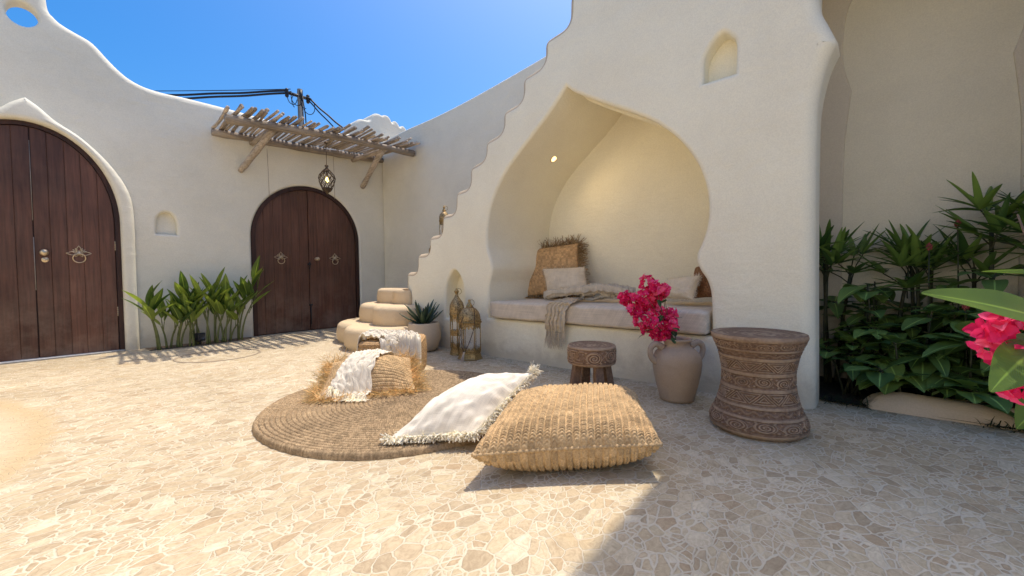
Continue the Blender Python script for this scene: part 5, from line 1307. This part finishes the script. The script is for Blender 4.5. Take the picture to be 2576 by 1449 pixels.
m = MB(); m.box((-.045, -.035, .055), (.045, .045, .155)); o = m.build('lamp_head', BLACKM, sl_, smooth=False); bv = o.modifiers.new('b', 'BEVEL'); bv.width = .012; bv.segments = 3
m = MB(); m.lathe([(.034, 0), (.034, .008), (.03, .008), (.028, .002), (.001, .002)], 20); m.v = [(p[0], -.036-p[2], .105+p[1]) for p in m.v]; m.build('lens', solid('lens_glass', (.05, .055, .06), .1), sl_)
m = MB(); m.tube([(0, 0, -.01), (0, 0, .07)], .008, 8); m.tube([(-.05, .0, .1), (-.05, 0, .045), (.05, 0, .045), (.05, 0, .1)], .005, 6); m.build('stake', BLACKM, sl_)
# soil strip under the heliconias
tag(mk('soil_bed', [(.80, 6.44, .004), (1.30, 6.40, .004), (1.88, 6.52, .004), (1.95, 6.76, .004), (.78, 6.76, .004)], [(0, 1, 2, 3, 4)], solid('bed_soil', (.12, .085, .055), .95, var=.5, sc=40, bump=1.0), smooth=False), kind='structure')

# ---- planted recess on the right
DKL = leafmat('dark_shade_leaf', (.035, .09, .03), (.21, .34, .09), .42, .12)
PALM = leafmat('lady_palm_leaf', (.035, .09, .028), (.18, .30, .07), .40, .12, rib=False)
GST = solid('dark_stem', (.05, .055, .03), rough=.7, var=.4)
def lady_palm(x, y, h, seed, label, nst=3, nl_=5):
    rr = random.Random(seed); e = empty('lady_palm', (x, y, 0), 0, label, 'palm', 'palms in the planted recess'); st = MB(); lf = Leaves(seed)
    for s in range(nst):
        b = Vector((rr.uniform(-.1, .1), rr.uniform(-.12, .12), 0)); hh = h*rr.uniform(.66, .84); tp_ = b+Vector((rr.uniform(-.1, .05), rr.uniform(-.1, .1), hh)); st.tube([b, b.lerp(tp_, .5)+Vector((.02, .01, 0)), tp_], [.014, .012, .010], 7)
        for k in range(nl_):
            a = k*2.4+rr.uniform(-.4, .4); el = rr.uniform(.25, 1.15); d = Vector((math.cos(a)*math.cos(el), math.sin(a)*math.cos(el), math.sin(el))); p0 = tp_-Vector((0, 0, .05*k*rr.uniform(.3, 1)))
            pe = p0+d*rr.uniform(.10, .18); st.tube([p0, p0.lerp(pe, .5)+Vector((0, 0, .01)), pe], .004, 5)
            sd_ = d.cross(Vector((0, 0, 1))).normalized(); nf_ = rr.randint(5, 7)
            for f in range(nf_):
                q = (f/(nf_-1)-.5)*2.5; dd = d*math.cos(q)+sd_*math.sin(q)+Vector((0, 0, .12)); lf.blade(pe, dd, rr.uniform(.22, .32)*(1-.15*abs(q)), rr.uniform(.017, .025), droop=rr.uniform(.1, .55), fold=.35, nseg=7, shape=(.5, .6), tint=rr.random())
    st.build('stems', GST, e); lf.build('fronds', PALM, e); return e
lady_palm(3.86, .18, 1.14, 5, 'lady palm in the left corner of the planted recess'); lady_palm(3.95, -.20, 1.22, 8, 'lady palm in the middle of the planted recess'); lady_palm(3.88, -.66, 1.36, 17, 'tallest lady palm, at the right of the planted recess', 4, 6); lady_palm(4.0, -.42, 1.10, 23, 'lady palm against the recess wall between the middle and the tallest palm', 2, 5)
def shrub(x, y, h, seed, label, nb=7, L=.16, w=.05, spread=.22):
    rr = random.Random(seed); e = empty('leafy_shrub', (x, y, 0), 0, label, 'shrub', 'shrubs in the planted recess'); st = MB(); lf = Leaves(seed)
    for s in range(nb):
        a = rr.uniform(0, 6.28); tp_ = Vector((math.cos(a)*rr.uniform(0, spread)-.04, math.sin(a)*rr.uniform(0, spread), h*rr.uniform(.35, 1.0))); b = Vector((rr.uniform(-.05, .05), rr.uniform(-.05, .05), 0))
        st.tube([b, b.lerp(tp_, .5)+Vector((0, 0, .05)), tp_], [.008, .006, .004], 6)
        t0 = rr.random()
        for k in range(rr.randint(6, 9)):
            aa = k*2.39+rr.uniform(-.3, .3); el = rr.uniform(-.25, .65); d = Vector((math.cos(aa)*math.cos(el), math.sin(aa)*math.cos(el), math.sin(el))); pb_ = tp_.lerp(b, rr.uniform(0, .45) if k > 4 else rr.uniform(0, .08))
            pe = pb_+d*.035; st.tube([pb_, pe], .0025, 4); lf.blade(pe, d, L*rr.uniform(.7, 1.35), w*rr.uniform(.8, 1.3), droop=rr.uniform(.2, 1.0), fold=rr.uniform(.08, .3), nseg=8, shape=(.62, .9), wave=.05, tint=min(1, max(0, t0*.7+rr.uniform(-.1, .4))))
    st.build('stems', GST, e); lf.build('foliage', DKL, e); return e
sh = [(3.60, .10, .55, 'leafy shrub at the foot of the left jamb of the planted recess', .14, .045), (3.52, -.10, .42, 'low broad-leaved shrub at the front left of the planted recess', .17, .06), (3.66, -.26, .62, 'broad-leaved shrub with a bright star of top leaves in the recess', .17, .055), (3.54, -.42, .50, 'dark shrub with large drooping leaves in the middle of the planting', .19, .065), (3.62, -.62, .70, 'tall dark shrub in the right half of the planting', .18, .06), (3.50, -.70, .46, 'low shrub above the curved sandy kerb at right', .16, .055), (3.78, -.02, .82, 'shrub behind the left front shrubs, under the corner palm', .17, .055), (3.80, -.42, .88, 'shrub under the middle palm, against the back of the bed', .18, .06), (3.76, -.84, .86, 'shrub below the tallest palm at the frame edge', .18, .06), (3.95, .02, .70, 'shrub filling the dark back left of the bed', .18, .06), (3.97, -.30, .66, 'shrub filling the dark back middle of the bed', .18, .06), (3.97, -.62, .72, 'shrub filling the dark back right of the bed', .18, .06)]
so_l = []
for k, (x, y, h_, lab, L, w) in enumerate(sh): so_l.append(shrub(x, y, h_, 500+k*3, lab, 9, L, w))
BUD = solid('red_bud', (.24, .05, .045), rough=.6, var=.4, sc=60)
for k, (i, z, dx, dy) in enumerate(((2, .98, .06, .0), (7, 1.12, .0, .03), (4, .55, -.06, .05), (3, .62, -.02, .02), (8, 1.05, .02, .0))):
    m = MB()
    for j in range(16):
        a = j*2.4; t = j/15; q = .013*math.sin(PI*(.15+.8*t)); m.lathe([(.001, -.009), (.005, -.003), (.0045, .005), (.001, .011)], 6, (dx+math.cos(a)*q, dy+math.sin(a)*q, z+.035*t))
    MB().tube([(0, 0, 0), (dx*.6, dy*.6, z*.5), (dx, dy, z)], .004, 5).build('flower_stalk', GST, so_l[i]); m.build('flower_bud', BUD, so_l[i])
# bed soil and the sandy kerb
tag(mk('planting_soil', [(XA+.255, .55, .012), (XB, .55, .012), (XB, -1.15, .012), (XA+.255, -1.15, .012)], [(3, 2, 1, 0)], solid('planting_soil', (.03, .024, .018), .95, var=.5, sc=30, bump=1.0), smooth=False), kind='structure')
kp = cr([(3.355, .02), (3.35, -.15), (3.36, -.35), (3.37, -.52), (3.40, -.72), (3.52, -.74), (3.60, -.55), (3.62, -.30), (3.58, -.08), (3.46, .05), (3.355, .02)], 6)[:-1]
kd = dens(kp, .03); V = []; F = []; nk = len(kd); ss = [1, .97, .92, .84, .72, .56, .38, .2, .001]
for q in ss:
    for (x, y) in kd:
        cy = min(-.12, max(-.60, y)); cx = 3.475+.03*math.sin(y*5)
        V.append((cx+(x-cx)*q-.022, cy+(y-cy)*q, -.01+.112*(1-q**2.6)**.6+.006*math.sin(y*9+x*14)*(1-q)))
for i in range(len(ss)-1):
    for k in range(nk): F.append((i*nk+k, i*nk+(k+1) % nk, (i+1)*nk+(k+1) % nk, (i+1)*nk+k))
if area(kd) < 0: F = [f[::-1] for f in F]
kb = mk('planter_kerb', V, F, PLT)
tag(kb, 'low curved sandy kerb in front of the dark planting', 'kerb')
GRS = leafmat('dark_grass', (.008, .018, .008), (.025, .05, .015), .6, .1, rib=False)
for (x, y, sx_, sy, n, lab) in ((3.345, .12, .02, .13, 90, 'dark grass tuft at the foot of the left recess jamb'), (3.335, -.56, .02, .12, 80, 'dark grass tuft before the kerb at the right edge')):
    lf = Leaves(int(x*100+n)); 
    for k in range(n):
        a = nr.uniform(0, 6.28); el = nr.uniform(.2, 1.2); lf.blade((nr.uniform(-sx_, sx_), nr.uniform(-sy, sy), 0), (math.cos(a)*math.cos(el), math.sin(a)*math.cos(el), math.sin(el)), nr.uniform(.04, .10), .0022, droop=.9, fold=.3, nseg=4)
    o = lf.build('grass_tuft', GRS); o.location = (x, y, .005); tag(o, lab, 'grass')
# ---- bougainvillea bush close to the camera at the right
BL2 = leafmat('bright_leaf', (.06, .115, .012), (.13, .21, .025), .4, .4, sc=14)
nb_ = empty('bougainvillea_bush', (1.22, -.62, 0), 0, 'bougainvillea bush close at the right edge with bright green leaves and pink bracts', 'bush')
nb_.location = (0, 0, 0)
def cp(x, y, d=.7): return Vector((0, 0, CAM_H))+(fwd+rt*((x-1288)/1034)-up*((y-724.5)/1034))*d
st = MB(); root = Vector((1.42, -.72, 0)); hub = cp(2700, 980, .74)
st.tube(cr([root, root+Vector((-.03, .05, .35)), hub], 8), [.012-.006*i/16 for i in range(17)], 8)
for (x, y, d) in ((2640, 790, .70), (2540, 860, .72), (2640, 690, .78), (2590, 1000, .72), (2560, 540, .98)): st.tube(cr([hub, hub.lerp(cp(x, y, d), .5)+Vector((0, 0, .02)), cp(x, y, d)], 6), [.005-.003*i/12 for i in range(13)], 6)
st.build('stem', TWIG, nb_)
def nearleaf(b, t, w, fold, droop, tint, sd):
    lf = Leaves(sd); b, t = Vector(b), Vector(t); d = t-b; lf.blade(b, d+Vector((0, 0, droop*.5))*d.length, d.length*1.04, w, droop=droop, fold=fold, up=tuple(-fwd*.75+Vector((0, 0, .65))), nseg=14, shape=(.62, .75), wave=.03, tint=tint); lf.build('leaf', BL2, nb_)
nearleaf(cp(2665, 812, .70), cp(2332, 738, .66), .033, .25, .12, .55, 3)
nearleaf(cp(2680, 700, .80), cp(2478, 684, .72), .010, .9, .05, .9, 4)
nearleaf(cp(2610, 880, .72), cp(2496, 980, .66), .034, .12, .3, .7, 5)
nearleaf(cp(2650, 900, .76), cp(2540, 846, .74), .022, .25, .3, .6, 6)
nearleaf(cp(2650, 1000, .74), cp(2560, 1075, .72), .03, .2, .3, .4, 7)
rr_ = random.Random(88)
for (x, y, d, rad, n) in ((2535, 838, .72, .036, 15), (2500, 862, .74, .022, 7), (2570, 815, .74, .028, 9), (2572, 965, .71, .026, 9), (2540, 895, .76, .025, 7)):
    Lf = Leaves(int(x)); c = cp(x, y, d)
    for i in range(n):
        v = Vector((rr_.gauss(0, 1), rr_.gauss(0, 1), rr_.gauss(0, 1))).normalized(); flower(Lf, c+v*rad*rr_.uniform(.3, 1), v+Vector((-.3, 0, .2)), .022, rr_)
    Lf.build('blossom_cluster', BRACT, nb_)

# ---- round inspection cover set flush in the paving
mc = empty('manhole_cover', (1.245, 5.43, 0), 0, 'round stone-faced inspection cover set flush in the paving near the heliconias', 'cover')
V, F = [], []
m = MB()
na_ = 64
ring_ = [(.372, .002), (.378, .007), (.392, .007), (.398, .002)]
m.lathe(ring_, na_, cap=(False, False)); m.build('rim', solid('cover_rim', (.30, .24, .17), .8), mc)
